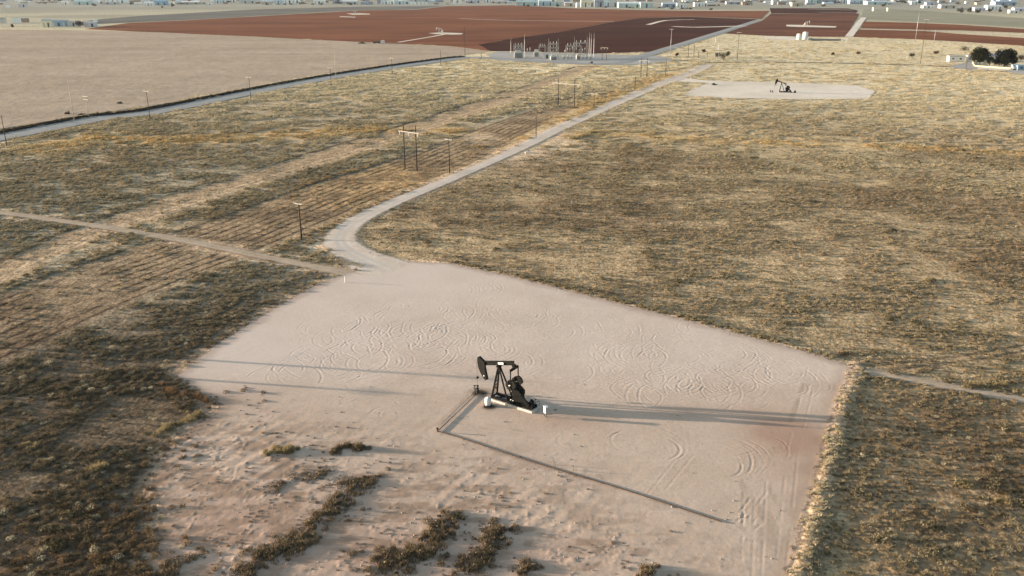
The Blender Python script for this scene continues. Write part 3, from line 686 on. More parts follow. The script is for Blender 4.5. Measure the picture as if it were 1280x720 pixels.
field('bare_ground', pts_world([(983, 31), (1000, 31.2), (1046, 33), (1044, 34.6), (1000, 33.8), (983, 33)]), 0.14, M['palef'], 'thin pale pad in the brown field on the right')
field('bare_ground', pts_world([(432, 17.2), (445, 16.6), (463, 17.2), (462, 18.2), (440, 18.4)]), 0.14, M['palef'], 'thin pale pad at the far edge of the red brown field')
field('bare_ground', pts_world([(424, 20.4), (445, 21.2), (444, 21.9), (424, 21.2)]), 0.14, M['palef'], 'thin pale sliver below the farthest pumpjack')
field('bare_ground', pts_world([(955, 45.6), (992, 46), (1014, 47.5), (1016, 50.6), (990, 50.2), (955, 48.5)]), 0.06, M['palef'], 'pale bare ground left of the two white tanks')
field('bare_ground', pts_world([(1013, 48), (1052, 49), (1050, 51), (1014, 51)]), 0.07, M['greyf'], 'grey oily ground right of the two white tanks')
field('driveway', pts_world([(1186, 84.2), (1196, 80.5), (1208, 78), (1218, 77.5), (1222, 86.5), (1210, 87)]), 0.09, M['yard'], 'pale driveway of the farmhouse')
field('driveway', pts_world([(1255, 88.2), (1268, 86.8), (1330, 92.5), (1330, 97), (1264, 91.4)]), 0.10, M['yard'], 'pale parking ground right of the dark farm tree')
field('driveway', pts_world([(1218, 83), (1240, 84.5), (1264, 86.6), (1256, 88.2), (1222, 86.6)]), 0.08, M['palef'], 'pale yellow mown verge before the farm trees')
PALEROADS = [([(574, 23.4), (640, 25.6), (700, 26.4), (768, 27)], 5, 'pale farm track crossing the red brown field'), ([(842, 33.2), (870, 34.2), (915, 33), (932, 32.6)], 12, 'pale track along the middle of the dark maroon field'),
             ([(1061, 46), (1068, 37), (1074, 29), (1080, 22)], 8, 'pale vertical farm track between the right hand fields'), ([(810, 31), (833, 25.6), (868, 24.6)], 7, 'thin pale curved track in the dark maroon field'),
             ([(498, 53), (540, 46), (558, 42.6)], 4, 'pale access track to the white pumpjack'), ([(1010, 11.5), (1040, 12), (1066, 12.6)], 10, 'pale streak in the thin dark strip'), ([(1024, 15.4), (1050, 15.8), (1074, 16.2)], 6, 'lower pale streak at the thin dark strip'),
             ([(1070, 35.6), (1110, 37.4), (1150, 38.6), (1168, 38.2)], 6, 'pale track between the two reddish strips'), ([(1166, 38.8), (1220, 40.8), (1280, 44.8)], 5, 'pale verge between the reddish strips at far right')]
for pts_, w, lab in PALEROADS:
    strip('dirt_path', np.array([list(P(*p)) + [w] for p in pts_]), 0.2, M['palef'], 0, 3, 0, 0, 30, label=lab, cat='track')
field('tan_field', pts_world([(1076, 24.5), (1079, 12), (1100, 11), (1160, 13.5), (1280, 23), (1400, 32), (1400, 43), (1280, 34.6), (1200, 29.8), (1110, 26.2)]), 0.05, soil_mat('pale_green_grass_field', (0.33, 0.30, 0.215), (0.29, 0.27, 0.19), bumps=((3, 0.2),), patch=100, speck=0.12), 'pale green tan grass field at the far right')

exec_after = []
# ------------------------------------------------------------------ SCATTERED GROUND COVER (nobody could count it)
SRC = bpy.data.collections.new('ground_cover_source')
def blades(n, rad, h, wid, lean, rs, flat=1.0):
    co, fa = [], []
    for i in range(n):
        a = rs.random() * 6.283; r = rad * math.sqrt(rs.random()) * 0.55
        bx, by = r * math.cos(a), r * math.sin(a)
        hh = h * (0.55 + 0.6 * rs.random()) * flat
        d = a + rs.normal(0, 0.7); l = lean * (0.3 + rs.random()) * hh
        mx, my = bx + math.cos(d) * l * 0.4, by + math.sin(d) * l * 0.4
        tx, ty = bx + math.cos(d) * l, by + math.sin(d) * l
        s = rs.random() * 6.283; w = wid * (0.6 + 0.8 * rs.random())
        ox, oy = math.cos(s) * w / 2, math.sin(s) * w / 2
        k = len(co)
        co += [(bx - ox, by - oy, -0.03), (bx + ox, by + oy, -0.03), (mx + ox * .8, my + oy * .8, hh * .6), (mx - ox * .8, my - oy * .8, hh * .6), (tx + ox * .2, ty + oy * .2, hh), (tx - ox * .2, ty - oy * .2, hh)]
        fa += [(k, k + 1, k + 2, k + 3), (k + 3, k + 2, k + 4, k + 5)]
    return co, fa
def leaves(n, rad, h, size, rs, dome=True):
    co, fa = [], []
    for i in range(n):
        a = rs.random() * 6.283; t = math.sqrt(rs.random()); r = rad * t
        top = h * (math.sqrt(max(0, 1 - t * t * 0.9)) if dome else 1)
        z = top * (0.15 + 0.85 * rs.random() ** 0.6)
        c = Vector((r * math.cos(a), r * math.sin(a), z))
        q = Vector(rs.normal(0, 1, 3)).normalized(); p = q.orthogonal().normalized(); o = q.cross(p)
        s = size * (0.5 + rs.random())
        k = len(co)
        co += [tuple(c - p * s * .5), tuple(c + o * s * .35), tuple(c + p * s * .5), tuple(c - o * s * .35)]
        fa += [(k, k + 1, k + 2, k + 3)]
    return co, fa
rs = np.random.default_rng(21)
def src(i, parts):
    co, fa = [], []
    for c, f in parts:
        k = len(co); co += c; fa += [tuple(j + k for j in t) for t in f]
    o = mesh_np('cover_%02d' % i, np.array(co), np.array(fa), M['veg'], link=False)
    SRC.objects.link(o)
def shift(cf, dx, dy, s):
    return [(x * s + dx, y * s + dy, z * s) for x, y, z in cf[0]], cf[1]
NV = 0
for i in range(4):                                                       # 0-3 bunchgrass
    src(NV, [blades(60, 0.34, 0.42, 0.045, 0.75, rs)]); NV += 1
for i in range(3):                                                       # 4-6 leafy weed
    src(NV, [leaves(95, 0.48, 0.40, 0.13, rs), blades(10, .3, .45, .03, .5, rs)]); NV += 1
for i in range(2):                                                       # 7-8 low mat
    src(NV, [blades(70, 0.75, 0.20, 0.05, 1.1, rs)]); NV += 1
for i in range(4):                                                       # 9-12 loose patch of tufts
    pr = []
    for k in range(16):
        pr.append(shift(blades(16, 0.42, 0.42, 0.09, 0.75, rs), rs.uniform(-1.7, 1.7), rs.uniform(-1.7, 1.7), rs.uniform(0.7, 1.35)))
    src(NV, pr); NV += 1
for i in range(3):                                                       # 13-15 patch of weeds
    pr = []
    for k in range(9):
        pr.append(shift(leaves(34, 0.5, 0.42, 0.22, rs), rs.uniform(-1.7, 1.7), rs.uniform(-1.7, 1.7), rs.uniform(0.6, 1.3)))
    src(NV, pr); NV += 1

def scatter_group():
    ng = bpy.data.node_groups.new('scatter', 'GeometryNodeTree')
    ng.interface.new_socket('Geometry', in_out='INPUT', socket_type='NodeSocketGeometry')
    ng.interface.new_socket('Geometry', in_out='OUTPUT', socket_type='NodeSocketGeometry')
    gi = ng.nodes.new('NodeGroupInput'); go = ng.nodes.new('NodeGroupOutput')
    ip = ng.nodes.new('GeometryNodeInstanceOnPoints'); ci = ng.nodes.new('GeometryNodeCollectionInfo')
    ci.inputs['Collection'].default_value = SRC; ci.inputs['Separate Children'].default_value = True; ci.inputs['Reset Children'].default_value = True
    def na(name, t):
        n = ng.nodes.new('GeometryNodeInputNamedAttribute'); n.data_type = t; n.inputs['Name'].default_value = name; return n
    v = na('variant', 'INT'); r = na('rot', 'FLOAT_VECTOR'); s = na('scl', 'FLOAT_VECTOR')
    L = ng.links.new
    L(gi.outputs[0], ip.inputs['Points']); L(ci.outputs[0], ip.inputs['Instance'])
    ip.inputs['Pick Instance'].default_value = True
    L(v.outputs['Attribute'], ip.inputs['Instance Index'])
    e = ng.nodes.new('FunctionNodeEulerToRotation'); L(r.outputs['Attribute'], e.inputs[0]); L(e.outputs[0], ip.inputs['Rotation'])
    L(s.outputs['Attribute'], ip.inputs['Scale']); L(ip.outputs[0], go.inputs[0])
    return ng
NG = scatter_group()
def scatter(name, x, y, z, variant, size, tint, label, cat='grass', hs=None):
    n = len(x)
    me = bpy.data.meshes.new(name); me.vertices.add(n)
    me.vertices.foreach_set('co', np.stack([x, y, z], 1).astype(np.float32).ravel()); me.update()
    o = bpy.data.objects.new(name, me); COL.objects.link(o); me.materials.append(M['veg'])
    fattr(o, 'variant', variant, 'INT')
    rot = np.zeros((n, 3)); rot[:, 2] = RNG.random(n) * 6.283; fattr(o, 'rot', rot, 'FLOAT_VECTOR')
    hs = np.ones(n) if hs is None else hs
    fattr(o, 'scl', np.stack([size, size, size * hs], 1), 'FLOAT_VECTOR')
    fattr(o, 'tint', np.clip(tint, 0.01, 0.8), 'FLOAT_COLOR')
    md = o.modifiers.new('scatter', 'NODES'); md.node_group = NG
    return tag(o, label, cat, kind='stuff')

def ring(d0, d1, dens, spread=0.64):
    """random ground points between two distances inside a generous wedge"""
    wmax = d1 * spread + 12
    n = int(2 * wmax * (d1 - d0) * dens)
    x = RNG.uniform(-wmax, wmax, n); y = RNG.uniform(d0, d1, n)
    m = np.abs(x) < y * spread + 12
    return x[m], y[m]
def free(z, x, y):
    """1 where cover may grow"""
    sw = (x < -14) & (y < 118)
    k = (z['pad'] + (z['n3'] - .5) * 2.0 < -0.4) | (sw & (RNG.random(x.shape) < .42 * (1 - smooth(0, 7, z['pad'])) * smooth(.40, .58, z['n3'])))
    k &= (z['road'] > 2.9 + (z['n3'] - .5) * 2) & (z['paved'] > 7.3) & (z['trw'] > 1.6 + (z['n3'] - .5)) & (z['tre'] > 1.0 + (z['n3'] - .5) * 2)
    for fp in FIELDS:
        if y.max() > min(p[1] for p in fp): k &= ~inside(x, y, fp)
    k &= (np.abs(z['rute'] - 0.9) > 0.35)
    for bx_, by_, br_ in ((668, 188, 8), (700, 176, 7), (640, 196, 5), (690, 168, 6)):
        ww = P(bx_, by_); k &= RNG.random(x.shape) > 1.1 * np.exp(-((x - ww[0]) / br_) ** 2 - ((y - ww[1]) / (br_ * 1.8)) ** 2)
    r = np.abs(z['row'] + (z['n3'] - .5) * 1.3)
    k &= (r > 3 + 4.5 * smooth(120, 300, z['d'])) | (RNG.random(x.shape) < 0.08)
    ph = np.sin(z['plow'] * 2 * math.pi / 2.7)
    k &= ~((np.abs(z['plow']) < 14) & ((ph > 0.1) | (RNG.random(x.shape) < .35)) & (z['d'] < 400) & (RNG.random(x.shape) < 0.9))
    return k
def tints(z, x, y):
    n = len(x); rnd = RNG.random((n, 1)); b = 0.82 + 0.36 * RNG.random((n, 1))
    c = np.zeros((n, 3)) + np.array((0.325, 0.282, 0.185))
    c = lerp(c, (0.410, 0.355, 0.235), smooth(.5, .7, z['n2']))
    c = lerp(c, (0.220, 0.185, 0.100), smooth(.52, .36, z['n2']) * .8)
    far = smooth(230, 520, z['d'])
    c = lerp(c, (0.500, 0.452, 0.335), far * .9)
    c = lerp(c, (0.235, 0.178, 0.112), smooth(.46, .62, z['n1']) * .75 * (1 - far))
    c = lerp(c, (0.200, 0.150, 0.098), (1 - smooth(240, 290, z['d'])) * .35)
    w = 1 - z['east']
    c = lerp(c, (0.300, 0.255, 0.175), w * .55 * (1 - far))
    c = lerp(c, (0.260, 0.228, 0.165), w * (1 - far) * smooth(.47, .6, fbm(x, y, 26, 14)) * .7)
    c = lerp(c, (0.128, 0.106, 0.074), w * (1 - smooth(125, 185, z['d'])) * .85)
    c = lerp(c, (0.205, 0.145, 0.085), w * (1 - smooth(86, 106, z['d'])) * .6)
    c = lerp(c, (0.450, 0.330, 0.165), z['gold'] * .9)
    c = lerp(c, (0.360, 0.240, 0.120), np.exp(-((x - P(490, 228)[0]) / 26) ** 2 - ((y - P(490, 228)[1]) / 34) ** 2) * (np.abs(z['plow']) < 16) * .8)
    wd = w * (1 - smooth(125, 195, z['d']))
    c = c * (np.array((1.20, 1.12, 1.00)) * (1 - wd[:, None]) + np.array((1.14, 1.04, .92)) * wd[:, None])
    c = c * (1 - .20 * (1 - smooth(95, 190, z['d'])) * (1 - w))[:, None]  # nearest eastern tufts tinted darker to paint in the berm's shade
    out = c * b
    pe = dist_line(x, y, PAD_E)[0]; pf = (1 - smooth(0.8, 2.4, pe + (z['n3'] - .5) * 3))[:, None]
    out = out * (1 - pf) + np.array((.44, .37, .245)) * b * pf
    pale = (rnd[:, 0] < np.where(w > .5, .06, .07)); out[pale] = np.array((0.42, 0.36, 0.24)) * b[pale]
    dk = (rnd[:, 0] > .86); out[dk] *= .66
    return out
def do_ring(name, d0, d1, dens, kind, label, smin, smax, spread=0.64, hs=None):
    x, y = ring(d0, d1, dens, spread)
    z = zone(x, y)
    k = free(z, x, y)
    # thin out by patchiness
    k &= RNG.random(len(x)) < np.clip(0.42 + 2.2 * (z['n2'] - 0.46) + 1.2 * (z['n3'] - .46) + 1.0 * (z['n1'] - .48), 0.05, 1)
    k &= (np.abs(z['plow']) > 14) | (RNG.random(len(x)) < .17) | (z['d'] > 420)
    if d1 > 600: k &= RNG.random(len(x)) < (1 - smooth(d0 + (d1 - d0) * .3, d1, y))
    x, y = x[k], y[k]; z = {a: b[k] for a, b in z.items()}
    n = len(x); w = 1 - z['east']
    if kind == 'near':
        weed = RNG.random(n) < np.where(w > .5, .62, .22); mat_ = RNG.random(n) < .18
        v = np.where(weed, RNG.integers(4, 7, n), RNG.integers(0, 4, n)); v = np.where(mat_, RNG.integers(7, 9, n), v)
    else:
        v = np.where(RNG.random(n) < np.where(w > .5, .35, .2), RNG.integers(13, 16, n), RNG.integers(9, 13, n))
    s = RNG.uniform(smin, smax, n) * np.where(w > .5, 1.3 + .3 * (z['n3'] > .55), 1.0)
    zz = np.full(n, -0.05) + berm(x, y)
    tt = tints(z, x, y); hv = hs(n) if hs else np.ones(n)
    if kind == 'near':
        q = RNG.random(n); big = (q < .012) & (z['pad'] < -5); v = np.where(big, RNG.integers(4, 7, n), v); s = np.where(big, RNG.uniform(1.1, 2.0, n), s); hv = np.where(big, .9, hv)
        tt[big] = np.array((.135, .112, .066)) * RNG.uniform(.6, 1.5, (int(big.sum()), 1))
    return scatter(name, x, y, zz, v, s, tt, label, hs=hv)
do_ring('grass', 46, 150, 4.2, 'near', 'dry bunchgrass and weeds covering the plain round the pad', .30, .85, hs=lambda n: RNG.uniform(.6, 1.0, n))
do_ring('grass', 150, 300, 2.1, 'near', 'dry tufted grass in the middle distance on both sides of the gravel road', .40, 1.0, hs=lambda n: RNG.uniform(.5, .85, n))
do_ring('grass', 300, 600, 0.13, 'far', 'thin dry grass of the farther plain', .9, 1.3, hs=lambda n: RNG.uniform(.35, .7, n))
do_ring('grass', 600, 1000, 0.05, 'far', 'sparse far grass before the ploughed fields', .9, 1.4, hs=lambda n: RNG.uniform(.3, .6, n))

# pale tall grass on the berm along the right edge of the pad and along its north edge
def along(poly, n, side0, side1):
    L = catmull(np.asarray(poly), 1.0); i = RNG.integers(0, len(L) - 1, n)
    t = L[i + 1] - L[i]; t /= np.linalg.norm(t, axis=1)[:, None]
    o = RNG.uniform(side0, side1, n)
    p = L[i] + t * RNG.random((n, 1)) + np.stack([t[:, 1], -t[:, 0]], 1) * o[:, None]
    return p[:, 0], p[:, 1]
ax, ay = along(PAD_E, 1300, -2.4, 0.6)
_k = RNG.random(len(ax)) < smooth(.34, .62, fbm(ax, ay, 2.6, 95, 3)); ax, ay = ax[_k], ay[_k]
n = len(ax); scatter('grass', ax, ay, berm(ax, ay) - .03, RNG.integers(0, 9, n), RNG.uniform(.22, .75, n), np.array((0.50, 0.42, 0.275)) * RNG.uniform(.6, 1.15, (n, 1)), 'tall straw coloured grass on the low bank along the right edge of the pad')
ax, ay = along(pts_world([(560, 327), (640, 344), (760, 374), (860, 399), (960, 425), (1040, 448)]), 420, -1.4, 0.3)
n = len(ax); scatter('grass', ax, ay, np.zeros(n) - .03, RNG.integers(0, 4, n), RNG.uniform(.5, 1.0, n), np.array((0.33, 0.26, 0.15)) * RNG.uniform(.6, 1.15, (n, 1)), 'straw fringe along the upper edge of the pad')
# little tufts and clods scattered over the rough part of the pad
n0 = 5200
bx = RNG.uniform(PAD[:, 0].min(), PAD[:, 0].max(), n0 * 6); by = RNG.uniform(PAD[:, 1].min(), 112, n0 * 6)
rg = np.clip(np.exp(-((bx - P(340, 640)[0]) / 24) ** 2 - ((by - P(340, 640)[1]) / 15) ** 2) + np.exp(-((bx - P(480, 705)[0]) / 22) ** 2 - ((by - P(480, 705)[1]) / 8) ** 2) + .4 * np.exp(-((bx - P(700, 705)[0]) / 16) ** 2 - ((by - P(700, 705)[1]) / 5) ** 2), 0, 1)
k = (RNG.random(len(bx)) < rg * smooth(.5, .66, fbm(bx, by, 3.0, 58)) * .22) & inside(bx, by, PAD)
bx, by = bx[k], by[k]; n = len(bx)
scatter('grass', bx, by, np.array([pad_z(a, b) for a, b in zip(bx, by)]) - .02, RNG.integers(4, 9, n), RNG.uniform(.18, .55, n), np.array((0.20, 0.145, 0.09)) * RNG.uniform(.5, 1.3, (n, 1)), 'small dead weeds dotted over the rough lower left of the pad')
def stone_src():
    rr_ = random.Random(4)
    for i in range(3):
        bm = bmesh.new(); bmesh.ops.create_icosphere(bm, subdivisions=1, radius=.5)
        for v in bm.verts: v.co = Vector((v.co.x * rr_.uniform(.7, 1.3), v.co.y * rr_.uniform(.7, 1.2), v.co.z * rr_.uniform(.5, .9)))
        me = bpy.data.meshes.new('clod'); bm.to_mesh(me); bm.free(); me.materials.append(M['veg'])
        SRC.objects.link(bpy.data.objects.new('cover_9%d' % i, me))
stone_src()
cx_ = RNG.uniform(PAD[:, 0].min(), PAD[:, 0].max(), 60000); cy_ = RNG.uniform(PAD[:, 1].min(), 116, 60000)
rg = np.clip(np.exp(-((cx_ - P(320, 630)[0]) / 26) ** 2 - ((cy_ - P(320, 630)[1]) / 17) ** 2) + np.exp(-((cx_ - P(560, 690)[0]) / 30) ** 2 - ((cy_ - P(560, 690)[1]) / 9) ** 2), .015, 1)
_k = (RNG.random(len(cx_)) < rg * smooth(.40, .66, fbm(cx_, cy_, 2.2, 97, 3)) * .17) & inside(cx_, cy_, PAD)
cx_, cy_ = cx_[_k], cy_[_k]; n = len(cx_)
scatter('clods', cx_, cy_, np.array([pad_z(a, b) for a, b in zip(cx_, cy_)]), RNG.integers(16, 19, n), .05 + .26 * RNG.random(n) ** 3.0, np.array((0.40, 0.30, 0.225)) * RNG.uniform(.6, 1.15, (n, 1)), 'dry earth clods and stones strewn over the rough lower part of the pad', 'clods')
# dark scrub against the field fence along the paved road
L = PAVEDW[PAVEDW[:, 0] < P(596, 72)[0]]
t = np.gradient(L[:, :2], axis=0); t /= np.linalg.norm(t, axis=1)[:, None]
i = RNG.integers(0, len(L) - 1, 5200); f_ = RNG.random(5200)[:, None]
p = L[i, :2] * (1 - f_) + L[i + 1, :2] * f_ + np.stack([-t[i, 1], t[i, 0]], 1) * RNG.normal(8.8, .8, 5200)[:, None]
n = len(p); scatter('roadside_scrub', p[:, 0], p[:, 1], np.zeros(n) - .05, RNG.integers(4, 7, n), RNG.uniform(1.0, 2.3, n), np.array((0.050, 0.042, 0.030)) * RNG.uniform(.6, 1.3, (n, 1)), 'dark strip of dead scrub between the paved road and the tan field', 'scrub')

# ------------------------------------------------------------------ individual weeds and clumps in the foreground
def ground_z(x, y):
    return pad_z(x, y) if inside(np.array([x]), np.array([y]), PAD)[0] else -0.03
def clump(name, label, cat, path, width, h, n, mat, group=None, wid=0.034, leafy=0.10):
    """a clump or ridge of upright blades and leaves along a path of photo pixels"""
    pw = catmull(pts_world(path), 0.5) if len(path) > 1 else np.array([P(*path[0]), P(*path[0])])
    o3 = (float(pw[0, 0]), float(pw[0, 1]))
    wt = smooth(.25, .7, vnoise(pw[:, 0], pw[:, 1], 1.7, 90) * .6 + vnoise(pw[:, 0], pw[:, 1], .7, 91) * .4)
    tt = np.linspace(0, 1, len(pw)); ends = np.clip(np.minimum(tt, 1 - tt) * 5 + .45, 0, 1)
    if len(pw) > 6:
        pw = pw + np.stack([vnoise(pw[:, 0], pw[:, 1], 3, 92) - .5, vnoise(pw[:, 0], pw[:, 1], 3, 93) - .5], 1) * width * 1.6
    co, fa = [], []
    r = np.random.default_rng(abs(hash(label)) % 10000 if False else sum(map(ord, label)))
    L_ = float(np.linalg.norm(np.diff(pw, axis=0), axis=1).sum()) + 1.0
    cen = []
    while len(cen) < max(12, int(L_ * width * 4.6)):
        k = r.integers(0, len(pw))
        if len(pw) > 6 and r.random() > .25 + wt[k] * ends[k]: continue
        g = r.normal(0, .42, 2)
        cen.append((pw[k, 0] + g[0] * width * (.6 + .5 * wt[k]), pw[k, 1] + g[1] * width * (.6 + .5 * wt[k]), r.uniform(.22, .75), (.35 + .75 * r.random() ** 1.5) * (.6 + .5 * wt[k]) * max(.4, 1 - .35 * np.hypot(*g))))
    for i in range(n):
        cx, cy, cr, ch = cen[r.integers(0, len(cen))]
        a_ = r.random() * 6.283; q_ = cr * math.sqrt(r.random())
        x, y = cx + math.cos(a_) * q_, cy + math.sin(a_) * q_
        hh = h * ch * (0.5 + 0.8 * r.random()) * (1.15 - .5 * q_ / cr)
        z0 = ground_z(x, y) - 0.03
        x -= o3[0]; y -= o3[1]
        j = len(co)
        if r.random() < leafy:
            c = Vector((x, y, z0 + hh * r.random())); qv = Vector(r.normal(0, 1, 3)).normalized(); pv = qv.orthogonal().normalized(); ov = qv.cross(pv); s = .06 + .10 * r.random()
            co += [tuple(c - pv * s), tuple(c + ov * s * .6), tuple(c + pv * s), tuple(c - ov * s * .6)]; fa.append((j, j + 1, j + 2, j + 3)); continue
        d = r.random() * 6.283; l = hh * (.15 + .75 * r.random() ** 1.5); s = r.random() * 3.14; w = wid * (.6 + .8 * r.random())
        ox, oy = math.cos(s) * w / 2, math.sin(s) * w / 2; dx, dy = math.cos(d) * l, math.sin(d) * l
        co += [(x - ox, y - oy, z0), (x + ox, y + oy, z0), (x + dx * .4 + ox * .8, y + dy * .4 + oy * .8, z0 + hh * .62), (x + dx * .4 - ox * .8, y + dy * .4 - oy * .8, z0 + hh * .62),
               (x + dx + ox * .2, y + dy + oy * .2, z0 + hh), (x + dx - ox * .2, y + dy - oy * .2, z0 + hh)]
        fa += [(j, j + 1, j + 2, j + 3), (j + 3, j + 2, j + 4, j + 5)]
    o = mesh_np(name, np.array(co), np.array(fa), mat)
    o.location = (o3[0], o3[1], 0)
    return tag(o, label, cat, group)
clump('weed_ridge', 'longest dark weedy ridge running diagonally over the sand at lower left', 'weeds', [(296, 722), (345, 683), (400, 642), (440, 615), (470, 598), (482, 592)], 2.3, .70, 23000, M['weed'])
clump('weed_ridge', 'middle weedy ridge at the bottom edge with pale stalks on its crest', 'weeds', [(480, 725), (520, 685), (552, 655), (578, 640)], 2.4, .8, 18000, M['weed'])
clump('weed_ridge', 'short weedy ridge just right of the middle one at the bottom edge', 'weeds', [(560, 725), (596, 692), (622, 670)], 2.1, .72, 12000, M['weed'])
clump('grass_clump', 'flat topped straw grass clump left of the greener clump on the sand', 'grass clump', [(336, 566), (352, 564), (368, 565)], 1.0, .85, 4200, M['straw'])
clump('grass_clump', 'round greenish grass clump casting a shadow on the sand', 'grass clump', [(412, 570), (428, 561), (446, 562)], 1.1, .95, 5000, M['weed'])
clump('weed_ridge', 'low sparse brown weed streak between the straw clump and the long ridge', 'weeds', [(345, 615), (372, 602), (398, 590)], 1.9, .40, 4200, M['weed'])
clump('weed_ridge', 'broken low weed streak curving left of the long ridge top', 'weeds', [(425, 603), (445, 600), (462, 598)], .7, .5, 900, M['weed'])
clump('weed_clump', 'dark weed clump at the bottom edge right of the short ridge', 'weeds', [(650, 725), (668, 706), (690, 700)], 1.0, .6, 1800, M['weed'])
clump('weed_clump', 'lone dark bush at the bottom edge under the pipe line', 'weeds', [(800, 722), (812, 710)], .7, .8, 1300, M['weed'])
clump('weed_clump', 'dark bush in the bottom left corner of the bare sand', 'weeds', [(205, 716), (222, 702), (238, 700)], .9, .8, 1800, M['weed'])
clump('brush', 'russet dry brush jutting onto the left corner of the pad', 'brush', [(205, 480), (225, 492), (250, 500), (268, 505)], 1.0, .9, 2600, M['russet'])
clump('brush', 'straw and brown brush below the russet brush at the pad left edge', 'brush', [(200, 545), (225, 527), (262, 512)], 1.1, .7, 2000, M['straw'])
clump('shrub', 'pale round shrub standing alone in the dark grass right of the pad', 'shrub', [(1203, 605), (1210, 604)], 1.1, 1.0, 1600, M['straw'])
clump('shrub', 'small grey green shrub at the right corner of the pad by the faint track', 'shrub', [(1050, 443), (1060, 442)], .8, .7, 900, M['weed'])
clump('shrub', 'pale grass tussock low at the right edge below the lone shrub', 'shrub', [(1243, 626), (1262, 628)], .9, .7, 1200, M['straw'])
clump('shrub', 'yellow tussock beside the faint track near the right edge', 'shrub', [(1215, 484), (1250, 480)], 1.3, .8, 1600, M['straw'])
clump('shrub', 'light grey bush in the dark weeds at the far lower left', 'shrub', [(30, 556), (45, 560)], .9, .9, 1200, M['straw'])
clump('shrub', 'olive bush on the slope of dark weeds left of the bare sand', 'shrub', [(117, 587), (126, 585)], .8, .8, 1100, M['straw'])
clump('shrub', 'long dry brush tongue between the gravel road and the sandy track', 'shrub', [(375, 326), (410, 326), (440, 330), (460, 334)], 1.9, .6, 3000, M['straw'])
clump('shrub', 'dark bush strip at the north edge of the pad with shadow', 'shrub', [(738, 361), (775, 369), (800, 374)], .9, .6, 1500, M['weed'])
clump('tall_grass', 'bright straw tussock on the right verge of the gravel road', 'grass clump', [(712, 174), (726, 170), (742, 164)], 2.2, 1.6, 1800, M['straw'], wid=.09)
for px_, py_, lab in ((83, 142.5, 'dark tumbleweed just left of the tall pale pole by the paved road'), (102, 143.5, 'dark tumbleweed between the tall pale pole and the crossarm pole'), (149.5, 129.5, 'lone dark tumbleweed out on the bare tan field'),
                      (121, 143.5, 'wide dark brush heap right of the crossarm pole by the paved road'), (135, 141.5, 'smaller dark brush heap nearest the road beyond the crossarm pole'), (73, 153, 'dark tumbleweed at the foot of the road bank left of the pale pole')):
    w_ = 3.0 if 'wide' in lab else 1.5
    clump('tumbleweed', lab, 'tumbleweed', [(px_ - w_ / mpp(px_, py_) * .3, py_), (px_ + w_ / mpp(px_, py_) * .3, py_)], 1.1, 1.7, 700, M['tumble'], wid=.14, leafy=.6)

